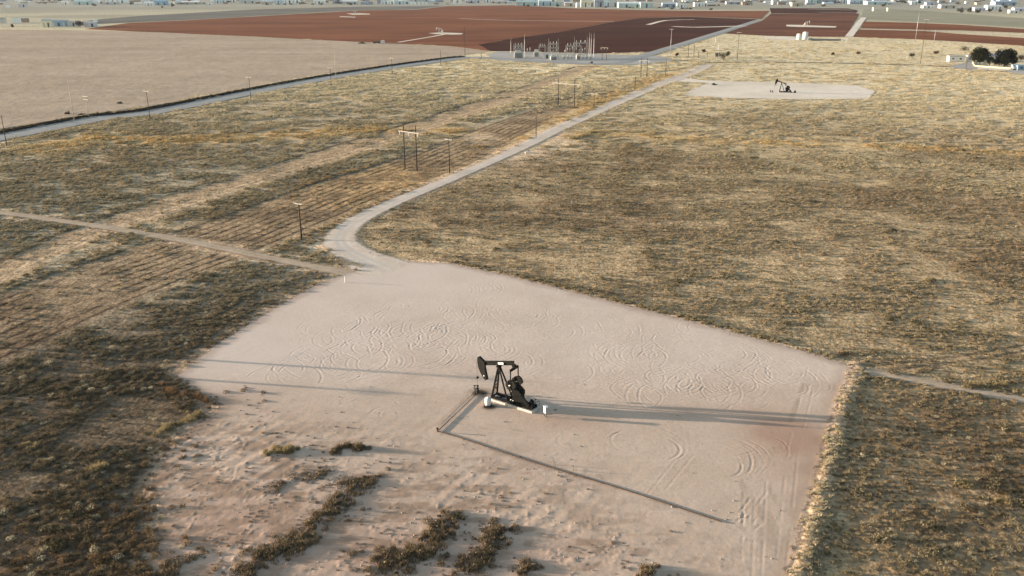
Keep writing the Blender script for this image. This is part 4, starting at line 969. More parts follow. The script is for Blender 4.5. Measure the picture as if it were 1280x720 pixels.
# ------------------------------------------------------------------ PUMPJACK
def pumpjack(label, loc, rotz, tilt, mb='black', mo='olive', mc='concrete', scale=1.0, detail=True, group='pumpjacks'):
    """local x runs from the well (0) to the motor (9.5)"""
    t = thing('pumpjack', label, 'pumpjack', loc, rotz, group)
    t.scale = (scale,) * 3
    K, O, C = M[mb], M[mo], M[mc]
    # foundation
    b = MB()
    b.box((6.25, 0, .13), (7.1, 1.95, .34)); b.build('foundation', C, t, bevel=.02)
    s = MB()
    for y in (-.62, .62): s.ibeam((2.75, y, .47), (9.6, y, .47), .2, .34)
    for x in (2.9, 4.0, 5.2, 6.0, 7.2, 8.2, 9.5): s.bar((x, -.6, .45), (x, .6, .45), .14, .22)
    s.build('skid', K, t)
    # Samson post
    PX, PZ = 3.72, 5.05
    for y, n in ((-.62, 1), (.62, 1)):
        MB().ibeam((2.95, y, .62), (PX - .05, y * .22, PZ - .12), .18, .2, (0, 1, 0), .03).build('post_leg', K, t)
        MB().ibeam((5.55, y, .62), (PX + .12, y * .22, PZ - .12), .16, .18, (0, 1, 0), .03).build('post_leg', K, t)
    for f in (.25, .5, .75):
        xx = 2.95 + (PX - 2.95) * f; yy = .62 - .48 * f; zz = .62 + (PZ - .74) * f
        MB().bar((xx, -yy, zz), (xx, yy, zz), .07).build('post_brace', K, t)
    for y in (-.62, .62): MB().bar((2.95, y, .7), (3.3, -y * .65, 2.7), .05).build('post_brace', K, t)
    if detail:
        ld = MB()
        for y in (-.17, .17): ld.bar((2.75, y + .2, .65), (3.5, y * .6 + .05, 4.75), .035)
        for i in range(13):
            f = (i + .5) / 13; ld.bar((2.75 + .75 * f, -.17 * (1 - .4 * f) + .2 - .15 * f, .65 + 4.1 * f), (2.75 + .75 * f, .17 * (1 - .4 * f) + .2 - .15 * f, .65 + 4.1 * f), .025)
        ld.build('ladder', K, t)
    MB().box((PX, 0, PZ), (.5, .62, .22)).tube((PX, -.42, PZ + .16), (PX, .42, PZ + .16), .14, n=12).build('saddle_bearing', K, t)
    # walking beam, rotated about the saddle bearing
    ct, st = math.cos(tilt), math.sin(tilt); C0 = Vector((PX, 0, PZ + .18))
    def bm_(x, z, y=0): return Vector((C0.x + x * ct - z * st, y, C0.z + x * st + z * ct))
    upv = (-st, 0, ct)
    wb = MB(); wb.ibeam(bm_(-2.7, .30), bm_(2.72, .30), .34, .56, upv, .06)
    wb.build('walking_beam', O, t)
    for y in (-.19, .19): MB().bar(bm_(.05, .30, y), bm_(1.0, .30, y), .02, .30, upv).build('name_plate', M['plate'], t)
    # horse head: arc about the bearing
    R0 = 3.56; pts = []
    for i in range(13):
        a = math.pi + (-0.34 + i / 12 * 1.0)
        pts.append((R0 * math.cos(a), R0 * math.sin(a)))
    pts = [(x, z) for x, z in pts]
    pts = pts + [(-2.52, -2.12), (-2.50, -.35), (-2.35, .02), (-2.35, .60), (-2.50, .66), (-3.08, 1.24)]
    hd = MB(); w = [bm_(x, z) for x, z in pts]
    hd.prism([(v.x, v.z) for v in w], -.21, .21)
    ho = hd.build('horse_head', O, t)
    for y in (-.24, .24): MB().tube(bm_(-2.85, -1.5, y * .9), bm_(-2.85, -1.5, y * 1.1), .10, n=10).build('lifting_eye', M['plate'], ho)
    # bridle, carrier bar and polished rod
    tx = 0.02
    tang = [bm_(R0 * math.cos(math.pi + a), R0 * math.sin(math.pi + a)) for a in (-.05, .1, .25)]
    yb = .14; bd = MB()
    zc = 2.35 if tilt > 0 else 3.2
    front = min(w, key=lambda v: v.x)
    for y in (-yb, yb): bo = MB().bar((tx, y, front.z), (tx, y, zc), .028).build('bridle', M['rod'], t)
    MB().box((tx, 0, zc), (.16, .5, .16)).box((tx, 0, zc + .14), (.14, .14, .14)).build('carrier_bar', K, bo)
    MB().tube((tx, 0, zc), (tx, 0, 1.15), .022, n=8).build('polished_rod', M['rod'], t)
    # tail bearing, equaliser and pitman arms
    tb = bm_(2.6, -.06)
    MB().prism([(tb.x - .3, tb.z + .15), (tb.x + .22, tb.z + .15), (tb.x + .12, tb.z - .42), (tb.x - .14, tb.z - .42)], -.22, .22).build('tail_bearing', K, t)
    EQ = Vector((tb.x, 0, tb.z - .42))
    MB().bar((EQ.x, -.92, EQ.z), (EQ.x, .92, EQ.z), .24, .3).build('equaliser', K, t)
    SH = Vector((6.75, 0, 2.30))
    r = 0.95; Lp = 2.35                                                     # crank radius, pitman length
    # crank angle from the pitman length
    d = (EQ - SH).length; base = math.atan2(EQ.z - SH.z, EQ.x - SH.x)
    ca = max(-1, min(1, (r * r + d * d - Lp * Lp) / (2 * r * d)))
    ang = base + math.acos(ca) * (1 if tilt > 0 else -1) * .6
    pin = Vector((SH.x + r * math.cos(ang), 0, SH.z + r * math.sin(ang)))
    for y in (-.92, .92):
        MB().bar((EQ.x, y, EQ.z + .1), (pin.x, y, pin.z), .11, .13, (1, 0, 0)).build('pitman_arm', K, t)
    da = Vector((math.cos(ang), 0, math.sin(ang))); na = Vector((-da.z, 0, da.x))
    for y in (-.76, .76):
        s = 1 if y > 0 else -1
        cr = MB()
        o = [SH - da * .35 + na * .24, SH - da * .35 - na * .24, SH + da * 1.75 - na * .17, SH + da * 1.75 + na * .17]
        cr.prism([(v.x, v.z) for v in o], y - .09, y + .09)
        cr.tube((pin.x, y, pin.z), (pin.x, y + s * .2, pin.z), .1, n=10)
        co = cr.build('crank', K, t)
        for sd in (1, -1):
            o = []
            for rr_, aa in ((.42, .30), (.60, .78), (1.20, .86), (1.62, .62), (1.72, .18), (.42, .18)):
                v = SH + da * rr_ + na * aa * sd; o.append((v.x, v.z))
            MB().prism(o, y - .17, y + .17).build('counterweight', O, co, bevel=.02)
        v0 = SH + da * 1.05 - na * .1 + Vector((0, y - .19, 0)); MB().bar(v0, v0 + na * .42, .03, .14).build('crank_scale', M['plate'], co)
    # gear box on its pedestal
    g = MB(); g.prism([(6.05, 1.75), (6.05, 2.55), (6.3, 2.85), (7.2, 2.85), (7.75, 2.4), (7.75, 1.75)], -.45, .45)
    g.tube((6.75, -.7, 2.3), (6.75, .7, 2.3), .16, n=12); go = g.build('gear_box', K, t, bevel=.015)
    MB().prism([(6.2, .63), (6.35, 1.75), (7.55, 1.75), (7.8, .63)], -.48, .48).build('gear_pedestal', K, t)
    for (x, y, z) in ((6.02, -.3, 2.0), (6.05, -.52, .85), (6.4, -.52, .8), (7.0, -.48, 2.55)): MB().box((x, y, z), (.14, .08, .14)).build('inspection_plate', M['plate'], go)
    # belt guard and motor
    bg = MB(); o = []
    for (cx, cz, rr_, a0, a1) in ((7.15, 2.25, .56, 60, 250), (8.95, .95, .28, 250, 420)):
        for i in range(8):
            a = R(a0 + (a1 - a0) * i / 7); o.append((cx + rr_ * math.cos(a), cz + rr_ * math.sin(a)))
    bg.prism(o, -.86, -.62); bg.build('belt_guard', K, t)
    mt = MB(); mt.tube((9.0, -.5, 1.0), (9.0, .45, 1.0), .28, n=14); mt.box((9.0, 0, .66), (.7, .8, .12)); mt.box((8.95, .2, 1.3), (.3, .26, .2))
    mt.build('motor', O, t)
    if detail:
        bk = MB(); bk.bar((9.35, .5, .6), (9.35, .5, 1.55), .05); bk.bar((9.1, .5, 1.5), (9.7, .3, 1.5), .05); bk.build('brake_lever', K, t)
        rl = MB()
        for x, y in ((5.0, .82), (5.6, .82)): rl.tube((x, y, .3), (x, y, 1.35), .025, n=6)
        rl.bar((5.0, .82, 1.33), (5.6, .82, 1.33), .04); rl.build('guard_rail', K, t)
        rb = MB()
        for x, y in ((9.75, .9), (9.75, -.9)): rb.tube((x, y, 0), (x, y, 1.25), .03, n=6)
        rb.bar((9.75, -.9, 1.22), (9.75, .9, 1.22), .04); rb.build('rear_rail', M['dark'], t)
    return t

zw = pad_z(*W0)
PJ = pumpjack('black pumpjack with its head lowered in the middle of the near pad', (W0[0], W0[1], zw - .02), a35, R(14.0))
# wellhead under the horse head
wh = thing('wellhead', 'dark oily wellhead under the horse head of the near pumpjack', 'wellhead', (W0[0], W0[1], zw), a35)
MB().lathe([(.22, 0), (.22, .25), (.3, .26), (.3, .34), (.16, .35), (.16, .62), (.25, .63), (.25, .7), (.12, .72), (.12, 1.0), (.17, 1.02), (.17, 1.15), (.05, 1.2)], 12).build('casing', M['dark'], wh)
MB().tube((-.1, 0, .55), (-.75, 0, .55), .07).tube((.1, 0, .78), (.1, -.8, .78), .06).tube((.1, -.8, .8), (.1, -.8, .0), .06).build('flow_tee', M['rust'], wh)
vv = MB(); vv.tube((-.5, 0, .4), (-.5, 0, .95), .05); vv.lathe([(.2, .93), (.2, .97)], 12, (-.5, 0, 0)); vv.build('valve', M['dark'], wh)
# flow line
fl = thing('flow_line', 'rusty flow line pipe bent at the elbow and running right across the pad', 'pipe', (FLOW[1][0], FLOW[1][1], 0))
def pipe_part(name, pts, r, z0=0.09, sag=.02):
    mb = MB(); L = catmull(np.array([list(p) for p in pts]), 1.0)
    L = [Vector((p[0] - FLOW[1][0], p[1] - FLOW[1][1], 0.03 + z0 + sag * (vnoise(p[0], p[1], 4, 77) - .3))) for p in L]
    mb.sweep(L, r)
    return mb.build(name, M['rust'], fl, True)
pipe_part('riser_pipe', [FLOW[0], P(572, 516), FLOW[1]], .05)
pipe_part('ground_pipe', [FLOW[1], FLOW[2], P(640, 570), P(700, 589), P(780, 613), P(880, 646), P(902, 653.5)], .065, .10, .0)
eb = MB(); eb.tube((0, 0, 0.0), (0, 0, .55), .07); eb.box((0, 0, .5), (.26, .2, .2)); eb.build('elbow_riser', M['rust'], fl)
for px_, py_, lab in ((692, 583, 'thin pale stake beside the flow line nearest the pumpjack'), (716, 590, 'short pale stake beside the flow line, second from the pumpjack')):
    st = MB(); x, y = P(px_, py_); st.bar((0, 0, -.1), (.05, 0, .65), .07); st.box((.05, 0, .62), (.16, .05, .12)); o = st.build('marker_stake', M['palewood'], None); o.location = (x, y + .35, pad_z(x, y)); tag(o, lab, 'stake')
# chemical drum
x, y = P(610, 507); dz = pad_z(x, y)
cd = thing('chemical_tank', 'white upright chemical tank in front of the near pumpjack on oily soil', 'tank', (x, y, dz))
MB().lathe([(.30, .10), (.43, .16), (.45, .5), (.45, .95), (.42, 1.08), (.25, 1.16), (.12, 1.18), (.12, 1.24)], 20).build('tank_shell', M['plate'], cd, True)
MB().box((0, 0, .05), (1.1, 1.1, .1)).build('pallet', M['dark'], cd)
MB().tube((.4, -.2, .3), (1.3, -.35, .12), .03).tube((1.3, -.35, .12), (2.4, -.45, .1), .03).build('hose', M['steel'], cd)
# electrical cabinet
x, y = P(682, 521); dz = pad_z(x, y)
cb = thing('control_cabinet', 'pale grey electric control cabinet on posts behind the near pumpjack', 'control box', (x, y, dz), R(-62))
MB().box((0, 0, 1.0), (.62, .34, .95)).build('cabinet_box', M['steel'], cb, bevel=.02)
MB().prism([(-.36, 1.475), (.36, 1.475), (.30, 1.56), (-.30, 1.56)], -.21, .21).build('rain_hood', M['plate'], cb)
for s in (-.25, .25): MB().bar((s, 0, -.1), (s, 0, .52), .07).build('post', M['dark'], cb)
MB().box((0, -.185, 1.02), (.5, .03, .75)).box((.18, -.21, 1.0), (.04, .04, .16)).build('cabinet_door', M['white'], cb)
# white marker near the track
x, y = P(431.5, 353); o = MB().tube((0, 0, -.1), (0, 0, 1.15), .09, n=10).tube((0, 0, 1.15), (0, 0, 1.25), .09, .03, n=10).build('marker_post', M['plate'], None); o.location = (x, y, 0); tag(o, 'white marker post at the upper left edge of the pad', 'post')
# valve riser by the gravel road
x, y = P(661, 191.5); vr = thing('valve_riser', 'small white pipeline valve riser beside the gravel road', 'valve', (x, y, 0))
MB().tube((-1.1, 0, .35), (1.1, 0, .35), .22).tube((-1.1, 0, -.1), (-1.1, 0, .5), .22).tube((1.1, 0, -.1), (1.1, 0, .5), .22).build('pipe_loop', M['white'], vr)
MB().tube((0, 0, .35), (0, 0, 1.0), .12).lathe([(.35, .95), (.35, 1.02)], 12).build('hand_wheel', M['dark'], vr)
# lying dark object on the far pad
x, y = P(892, 106.3); o = MB().lathe([(1.3, 0), (1.2, .35), (.8, .8), (.3, 1.05)], 9).box((1.3, .2, .2), (1.2, 1.0, .4)).build('debris_heap', M['dark'], None); o.location = (x, y, .05); tag(o, 'low dark debris heap on the pale far pad left of the second pumpjack', 'debris')

# second pumpjack and the tiny ones
x, y = P(967.5, 115.5); pumpjack('small black pumpjack with raised head on the pale far pad', (x, y, .05), R(-6), R(-20), 'black', 'black', 'concrete', 0.92, False)
for px_, py_, sc_, rz, lab, mt in ((545, 41.8, .95, R(-8), 'pale grey pumpjack on its small pad in the red brown field', 'white'), (439, 17.4, 1.1, R(-10), 'tiny grey pumpjack at the far edge of the red brown field', 'steel'), (1012, 32.0, .85, R(180), 'tiny sand coloured pumpjack on the thin pale pad at right', 'tank')):
    x, y = P(px_, py_); pumpjack(lab, (x, y, .14), rz, R(-10), mt, mt, 'white', sc_, False)
x, y = P(964.5, 115.6); o = MB().tube((-.6, 0, .0), (-.6, 0, 1.2), .25).tube((.5, .3, 0), (.5, .3, .9), .3).bar((-.6, 0, .6), (.5, .3, .6), .15).build('wellhead', M['dark'], None); o.location = (x, y, .05); tag(o, 'dark wellhead left of the small black pumpjack', 'wellhead')
x, y = P(993.5, 116.2); o = MB().box((0, 0, .55), (1.0, .6, 1.1)).bar((-2.2, 0, .1), (-.6, 0, .1), .2).tube((.2, 0, 1.1), (.2, 0, 1.6), .08).build('control_cabinet', M['dark'], None); o.location = (x, y, .05); tag(o, 'dark control box right of the small black pumpjack', 'control box')

# ------------------------------------------------------------------ UTILITY POLES
def pole(name, label, base, ytop, kind='plain', mat='wood', arm=None, r=.15, group='power poles', arm_mat='palewood', arm_dir=None, cat='power pole'):
    x, y = P(*base); h = top_height(base[0], base[1], ytop); m = mpp(*base)
    r = max(r, .30 * m) if y > 300 else r * 1.25
    rz = arm_dir if arm_dir is not None else R(-34 + random.uniform(-4, 4))
    lean = random.uniform(-.006, .006) * h
    t = thing(name, label, cat, (x, y, 0), rz, group)
    MB().tube((0, 0, -.5), (lean, 0, h), r, r * .68, n=10).build('shaft', M[mat], t, True)
    if kind in ('T', 'TT'):
        w = arm or 2.6
        aw = max(.15, .19 * m)
        for k in range(1 if kind == 'T' else 2):
            z = h - .35 - k * 1.3
            MB().bar((-w / 2 + lean, -r - aw / 2, z), (w / 2 + lean, -r - aw / 2, z), aw, aw).build('crossarm', M[arm_mat], t)
            if y < 500:
                for s in (-.46, -.2, .2, .46):
                    MB().lathe([(.05, 0), (.09, .06), (.06, .14), (.09, .18), (.03, .26)], 8, (s * w + lean, -r - aw / 2, z + aw / 2)).build('insulator', M['ceramic'], t)
    return t
def hframe(label, b1, b2, ytop, yarm, mat='wood', arm_mat='palewood', over=.35, brace=True, r=.16):
    x1, y1 = P(*b1); x2, y2 = P(*b2); h = top_height(b1[0], b1[1], ytop); ha = top_height(b1[0], b1[1], yarm); m = mpp(*b1); r = max(r * 1.25, .30 * m)
    d = Vector((x2 - x1, y2 - y1, 0)); c = Vector(((x1 + x2) / 2, (y1 + y2) / 2, 0)); L = d.length; rz = math.atan2(d.y, d.x)
    if abs(rz) > R(36): rz = math.copysign(R(36), rz)
    t = thing('h_frame_pole', label, 'power pole', c, rz, 'H-frame power poles')
    for s in (-1, 1): MB().tube((s * L / 2, 0, -.5), (s * L / 2, 0, h), r, r * .7, n=10).build('shaft', M[mat], t, True)
    MB().bar((-L / 2 - L * over, -r - .2, ha), (L / 2 + L * over, -r - .2, ha), max(.22, .22 * m), max(.22, .22 * m)).build('crossarm', M[arm_mat], t)
    if brace:
        MB().bar((-L / 2, -r - .03, ha - h * .34), (L / 2, -r - .03, ha - .8), .07).bar((-L / 2, r + .03, ha - .8), (L / 2, r + .03, ha - h * .34), .07).build('cross_brace', M['wood'], t)
    for k in (-1, 0, 1):
        MB().lathe([(.12, -1.0), (.14, -.1), (.05, 0)], 8, (k * L * .75, -r - .2, ha - .14)).build('insulator', M['ceramic'], t)
    return t
hframe('nearest H-frame power pole with a pale crossarm above the curving gravel road', (506.5, 211), (521, 213.5), 155, 164)
hframe('second H-frame power pole, standing behind the bend of the golden grass', (702.5, 131.5), (713, 134.5), 97, 103.5, arm_mat='palewood')
hframe('third H-frame power pole, just before the substation yard', (801, 95.6), (808.5, 96), 72, 75.5, arm_mat='palewood', brace=False)
hframe('pale weathered H-frame between the substation and the tall pole', (752.5, 75), (758, 75.2), 57, 59.5, mat='rust', brace=False)
hframe('faint H-frame beyond the two white tanks, standing on the tan plain', (1052.5, 55), (1057.5, 55.2), 46, 48, mat='steel', brace=False)
P_ = [('T', (377, 299), 252.5, 'wood', 'nearest wooden pole with a white crossarm, left of the gravel road bend'),
      ('T', (562, 216), 173, 'wood', 'dark wooden pole with a short grey arm on the left verge of the gravel road'),
      ('plain', (670, 172.5), 143.5, 'wood', 'bare pole beside the gravel road at the golden grass'),
      ('T', (742.3, 135.5), 116.5, 'wood', 'pole with a faint arm left of the gravel road past the golden grass'),
      ('plain', (793.6, 113.3), 95.5, 'wood', 'bare pole left of the gravel road before the far pad'),
      ('plain', (832, 95), 75.5, 'wood', 'thin pole right of the third H-frame'),
      ('T', (837.6, 71.8), 36, 'steel', 'tall grey steel pole in front of the dark maroon field'),
      ('T', (921.4, 75), 40, 'wood', 'tall thick dark pole right of the field road'),
      ('plain', (860, 72), 55, 'wood', 'left of the two slim poles right of the tall grey pole'),
      ('plain', (867.2, 71.5), 55, 'wood', 'right of the two slim poles right of the tall grey pole'),
      ('plain', (873, 72.5), 63, 'wood', 'short post left of the field road scrub'),
      ('plain', (884, 71.3), 64, 'wood', 'short post in the field road scrub'),
      ('plain', (897.5, 76), 45, 'steel', 'slender grey pole rising through the scrub by the field road'),
      ('plain', (894, 58.5), 43, 'steel', 'slender far grey pole along the straight field road'),
      ('plain', (915, 75.5), 62, 'steel', 'short grey pole left of the tall thick dark pole'),
      ('plain', (986, 79), 53, 'steel', 'faint grey pole above the second pumpjack'),
      ('T', (1150.5, 79.5), 24, 'wood', 'tall dark leaning pole left of the farmhouse'),
      ('plain', (1144, 52), 15, 'steel', 'faint far pole behind the tall dark pole by the farmhouse'),
      ('TT', (1132.5, 82.5), 64, 'steel', 'short double arm pole left of the tall dark pole'),
      ('plain', (1167.5, 52), 37, 'steel', 'faint thin pole at the edge of the reddish strip'),
      ('plain', (1207.3, 88.2), 75, 'wood', 'small dark pole at the farmhouse driveway'),
      ('plain', (8.5, 182), 144, 'wood', 'dark pole at the left end of the paved road'),
      ('plain', (93, 151), 96, 'palewood', 'tall pale pole leaning over the paved road at the left'),
      ('TT', (111, 146), 119.5, 'palewood', 'grey double crossarm pole just right of the tall pale pole'),
      ('T', (187.5, 148.5), 113, 'wood', 'dark pole on the near side of the paved road'),
      ('T', (313.7, 124.5), 96, 'wood', 'slim dark pole on the paved road verge, next after the dark one'),
      ('T', (414, 107.5), 84, 'wood', 'crossarm pole on the paved road verge beside the pale bare pole'),
      ('plain', (420, 96.5), 64, 'palewood', 'pale bare pole on the field side of the paved road'),
      ('T', (490.3, 92.5), 72, 'wood', 'slim pole on the paved road verge halfway to the substation'),
      ('plain', (551, 81.5), 63, 'wood', 'faint slim pole on the paved road verge left of the tall dark one'),
      ('plain', (581.3, 70.5), 33, 'wood', 'tall dark pole where the paved road meets the red brown field'),
      ('plain', (601.7, 73.5), 66, 'wood', 'short pole at the road end before the substation yard')]
for kind, base, yt, mt, lab in P_:
    pole('utility_pole', lab, base, yt, kind, mt, arm=2.6 if base[1] > 150 else 3.6, arm_mat='palewood')
# poles added out of frame on the left to cast shadows across the pad
for (x, y, h) in ((-99, 131.5, 10.6), (-91, 123.5, 8.2), (-104, 125.5, 9.4)):
    t = thing('utility_pole', 'wooden pole added unseen beyond the left edge to cast a shadow across the pad', 'power pole', (x, y, 0), R(80), 'added shadow casting poles left of the pad')
    MB().tube((0, 0, -.5), (0, 0, h), .32, .24, n=10).build('shaft', M['wood'], t)
    MB().bar((-1.2, .3, h - .5), (1.2, .3, h - .5), .14).build('crossarm', M['palewood'], t)

# ------------------------------------------------------------------ SUBSTATION
def lattice_post(mb, x, y, h, w, n, th):
    for sx in (-1, 1):
        for sy in (-1, 1): mb.bar((x + sx * w / 2, y + sy * w / 2, 0), (x + sx * w / 2 * .8, y + sy * w / 2 * .8, h), th)
    for i in range(n):
        a, b = h * i / n, h * (i + 1) / n
        for sx, sy, tx, ty in ((-1, -1, 1, -1), (1, 1, -1, 1), (-1, 1, -1, -1), (1, -1, 1, 1)):
            mb.bar((x + sx * w / 2 * .9, y + sy * w / 2 * .9, a), (x + tx * w / 2 * .9, y + ty * w / 2 * .9, b), th * .6)
def at(px_, py_): x, y = P(px_, py_); return (x, y, .06)
def bay(label, x0px, x1px, ybase, ytop, ybeam, levels, insul):
    """a lattice gantry: two posts, beams, insulators"""
    (x0, y0), (x1, y1) = P(x0px, ybase), P(x1px, ybase); c = ((x0 + x1) / 2, (y0 + y1) / 2, .06); L = x1 - x0
    t = thing('lattice_gantry', label, 'gantry', c, 0, 'substation steelwork')
    h = top_height((x0px + x1px) / 2, ybase, ytop); hb = top_height((x0px + x1px) / 2, ybase, ybeam)
    for s in (-1, 1):
        mb = MB(); lattice_post(mb, s * L / 2, 0, hb, .9, 7, .15); mb.bar((s * L / 2, 0, hb), (s * L / 2, 0, h), .22); mb.build('lattice_post', M['subst'], t)
    for k in range(levels):
        z = hb - k * (hb * .28); mb = MB()
        for dz in (0, .9): mb.bar((-L / 2 - .6, 0, z + dz), (L / 2 + .6, 0, z + dz), .22)
        n = 8
        for i in range(n): mb.bar((-L / 2 + L * i / n, 0, z + (0 if i % 2 else .9)), (-L / 2 + L * (i + 1) / n, 0, z + (.9 if i % 2 else 0)), .13)
        mb.build('beam', M['subst'], t)
        for i in range(insul):
            xx = -L / 2 + L * (i + .5) / insul
            MB().lathe([(.18, .9), (.28, 1.2), (.16, 1.6), (.28, 1.9), (.1, 2.4)], 8, (xx, 0, z)).build('insulator', M['ceramic'], t)
    return t
bay('tall double level white gantry left of centre in the substation', 685.5, 697.5, 73, 48.5, 56, 3, 3)
bay('tall gantry with three insulators on top at the right of the substation', 717.5, 733.5, 73, 46.5, 54.5, 1, 3)
bay('low wide bus gantry between the two tall gantries', 707.5, 726, 73.5, 57.5, 58.5, 1, 5)
bay('short switch gantry on dark posts left of the white gantry', 674, 681.5, 74.5, 56, 59, 1, 3)
bay('low gantry at the left end of the substation', 642.5, 653.5, 71, 54, 58, 2, 3)
for px_, yb, yt, lab in ((638.6, 66.5, 48, 'thin lightning mast at the left end of the substation'), (655.6, 72, 42, 'pale lightning mast beside the low left gantry'), (742, 71, 41, 'pale lightning mast at the right end of the substation'),
                         (736.3, 70, 40.5, 'grey lightning mast just left of the right end mast'), (738.6, 70.5, 41.5, 'middle lightning mast of the three at the right end')):
    x, y = P(px_, yb); h = top_height(px_, yb, yt); t = thing('lightning_mast', lab, 'mast', (x, y, .06), 0, 'substation lightning masts')
    MB().tube((0, 0, 0), (0, 0, h * .75), .24, .16, n=8).build('shaft', M['subst'], t); MB().tube((0, 0, h * .75), (0, 0, h), .12, .06, n=6).build('spike', M['steel'], t)
def transformer(label, px_, py_, w, h, mt='subst'):
    t = thing('transformer', label, 'transformer', at(px_, py_), R(random.uniform(-8, 8)), 'substation transformers')
    MB().box((0, 0, h * .45), (w, w * .6, h * .8)).build('tank_body', M[mt], t, bevel=.05)
    rd = MB()
    for i in range(6): rd.box((-w * .4 + w * .16 * i, -w * .42, h * .42), (w * .06, w * .22, h * .6))
    rd.build('radiator', M['steel'], t)
    MB().tube((-w * .3, 0, h * 1.05), (w * .35, 0, h * 1.05), h * .10, n=12).build('oil_conservator', M[mt], t)
    for i in (-1, 0, 1): MB().lathe([(.10, 0), (.22, .3), (.12, .7), (.2, 1.0), (.06, 1.5)], 8, (i * w * .3, w * .12, h * .85)).build('bushing', M['ceramic'], t)
    return t
transformer('large pale transformer at the left end of the substation', 648, 72.5, 6.5, 5.0)
transformer('cream transformer standing alone left of the dark posts', 670.5, 71, 3.8, 4.6, 'tank')
transformer('grey transformer under the white double level gantry', 691.5, 75, 4.5, 3.2)
transformer('pale transformer below the three insulator gantry', 722.5, 74.5, 3.0, 3.4)
for i, px_ in enumerate((704.5, 710, 714.5, 728.5, 733, 738)):
    t = thing('circuit_breaker', ['grey breaker nearest the white gantry', 'second grey breaker from the white gantry', 'third grey breaker from the white gantry', 'breaker right of the pale transformer', 'breaker between the right gantry post and the masts', 'breaker at the foot of the right end masts'][i], 'breaker', at(px_, 74.2), 0, 'substation breakers')
    MB().box((0, 0, 1.0), (1.5, 1.1, 1.4)).bar((-.6, 0, 0), (-.6, 0, .4), .2).bar((.6, 0, 0), (.6, 0, .4), .2).build('cabinet', M['steel'], t)
    for s in (-.5, 0, .5): MB().lathe([(.12, 0), (.2, .3), (.1, .8), (.18, 1.1), (.06, 1.6)], 8, (s, 0, 1.7)).build('bushing', M['ceramic'], t)
BS = [(659, 'first'), (662.5, 'second'), (706, 'third'), (709, 'fourth'), (712.2, 'fifth'), (715.4, 'sixth'), (720, 'seventh'), (724, 'eighth'), (728, 'ninth'), (731, 'tenth')]
for px_, wd in BS:
    t = thing('bus_support', '%s slim bus support column, counted from the left mast of the substation' % wd, 'bus support', at(px_, 73.0), 0, 'substation bus supports')
    h = random.uniform(4.6, 7.0)
    MB().bar((0, 0, 0), (0, 0, h), .22).build('column', M['subst'], t)
    MB().lathe([(.14, 0), (.26, .3), (.14, .7), (.24, 1.0), (.08, 1.5)], 8, (0, 0, h)).build('insulator', M['ceramic'], t)
    MB().bar((-.9, 0, h - .2), (.9, 0, h - .2), .16).build('arm', M['subst'], t)
x, y, z = at(682.2, 73); t = thing('control_house', 'small white control house with a dark open door in the substation', 'hut', (x, y, z)); MB().box((0, 0, 1.6), (4.6, 3, 3.2)).build('wall', M['white'], t); MB().box((0, 0, 3.33), (5.0, 3.4, .25)).build('roof', M['steel'], t); MB().box((.9, -1.52, 1.4), (1.5, .06, 2.7)).build('door', M['dark'], t)
x, y, z = at(739.8, 79.5); t = thing('meter_box', 'little dark box on the yard edge right of the breakers', 'box', (x, y, z)); MB().box((0, 0, .7), (1.2, .8, 1.4)).build('cabinet', M['dark'], t); MB().box((-1.4, 0, .6), (.9, .7, 1.1)).build('side_cabinet', M['steel'], t)

# ------------------------------------------------------------------ TANKS, SHED, FARM
for px_, yb, d, h, lab in ((998.3, 49.8, 4.4, 5.4, 'shorter white tank, left one of the pair'), (1006.2, 49.3, 5.0, 6.8, 'taller white tank, right one of the pair')):
    x, y = P(px_, yb); t = thing('storage_tank', lab, 'tank', (x, y, .1), 0, 'white storage tanks')
    MB().lathe([(d / 2, 0), (d / 2, h)], 24).build('tank_shell', M['tank'], t, True); MB().lathe([(d / 2 * 1.02, h), (.2, h + .5)], 24).build('roof', M['tank'], t)
    MB().bar((d / 2 + .12, 0, 0), (d / 2 + .12, 0, h), .4, .08).build('ladder', M['steel'], t)
x, y = P(1012.5, 50.3); t = thing('separator', 'low grey separator vessel right of the white tanks', 'vessel', (x, y, .1)); MB().tube((-2.2, 0, 1.2), (2.2, 0, 1.2), .8, n=12).build('vessel', M['steel'], t); MB().box((-1.2, 0, .3), (.4, 1.2, .6)).box((1.2, 0, .3), (.4, 1.2, .6)).build('saddle', M['dark'], t)
x, y = P(478.5, 54.5); t = thing('shed', 'white field shed on the edge of the tan field', 'shed', (x, y, .1)); MB().box((0, 0, 1.2), (3.4, 2.6, 2.4)).build('wall', M['plate'], t); MB().prism([(-1.9, 2.4), (1.9, 2.4), (0, 3.1)], -1.5, 1.5).build('roof', M['white'], t)
x, y = P(471, 54.6); t = thing('tank_trailer', 'dark trailer left of the white field shed', 'trailer', (x, y, .1)); MB().box((0, 0, 1.3), (6.5, 2.2, 1.3)).build('body', M['dark'], t)
for s in (-2.2, 2.2): MB().tube((s, -1.12, .45), (s, 1.12, .45), .45, n=12).build('wheel', M['tyre'], t)
x, y = P(452, 54.3); t = thing('brush_heap', 'low dark brush heap left of the dark trailer', 'brush', (x, y, .1)); MB().lathe([(4, 0), (3.2, .5), (1.2, 1.0), (.2, 1.1)], 9).build('mass', M['tumble'], t)

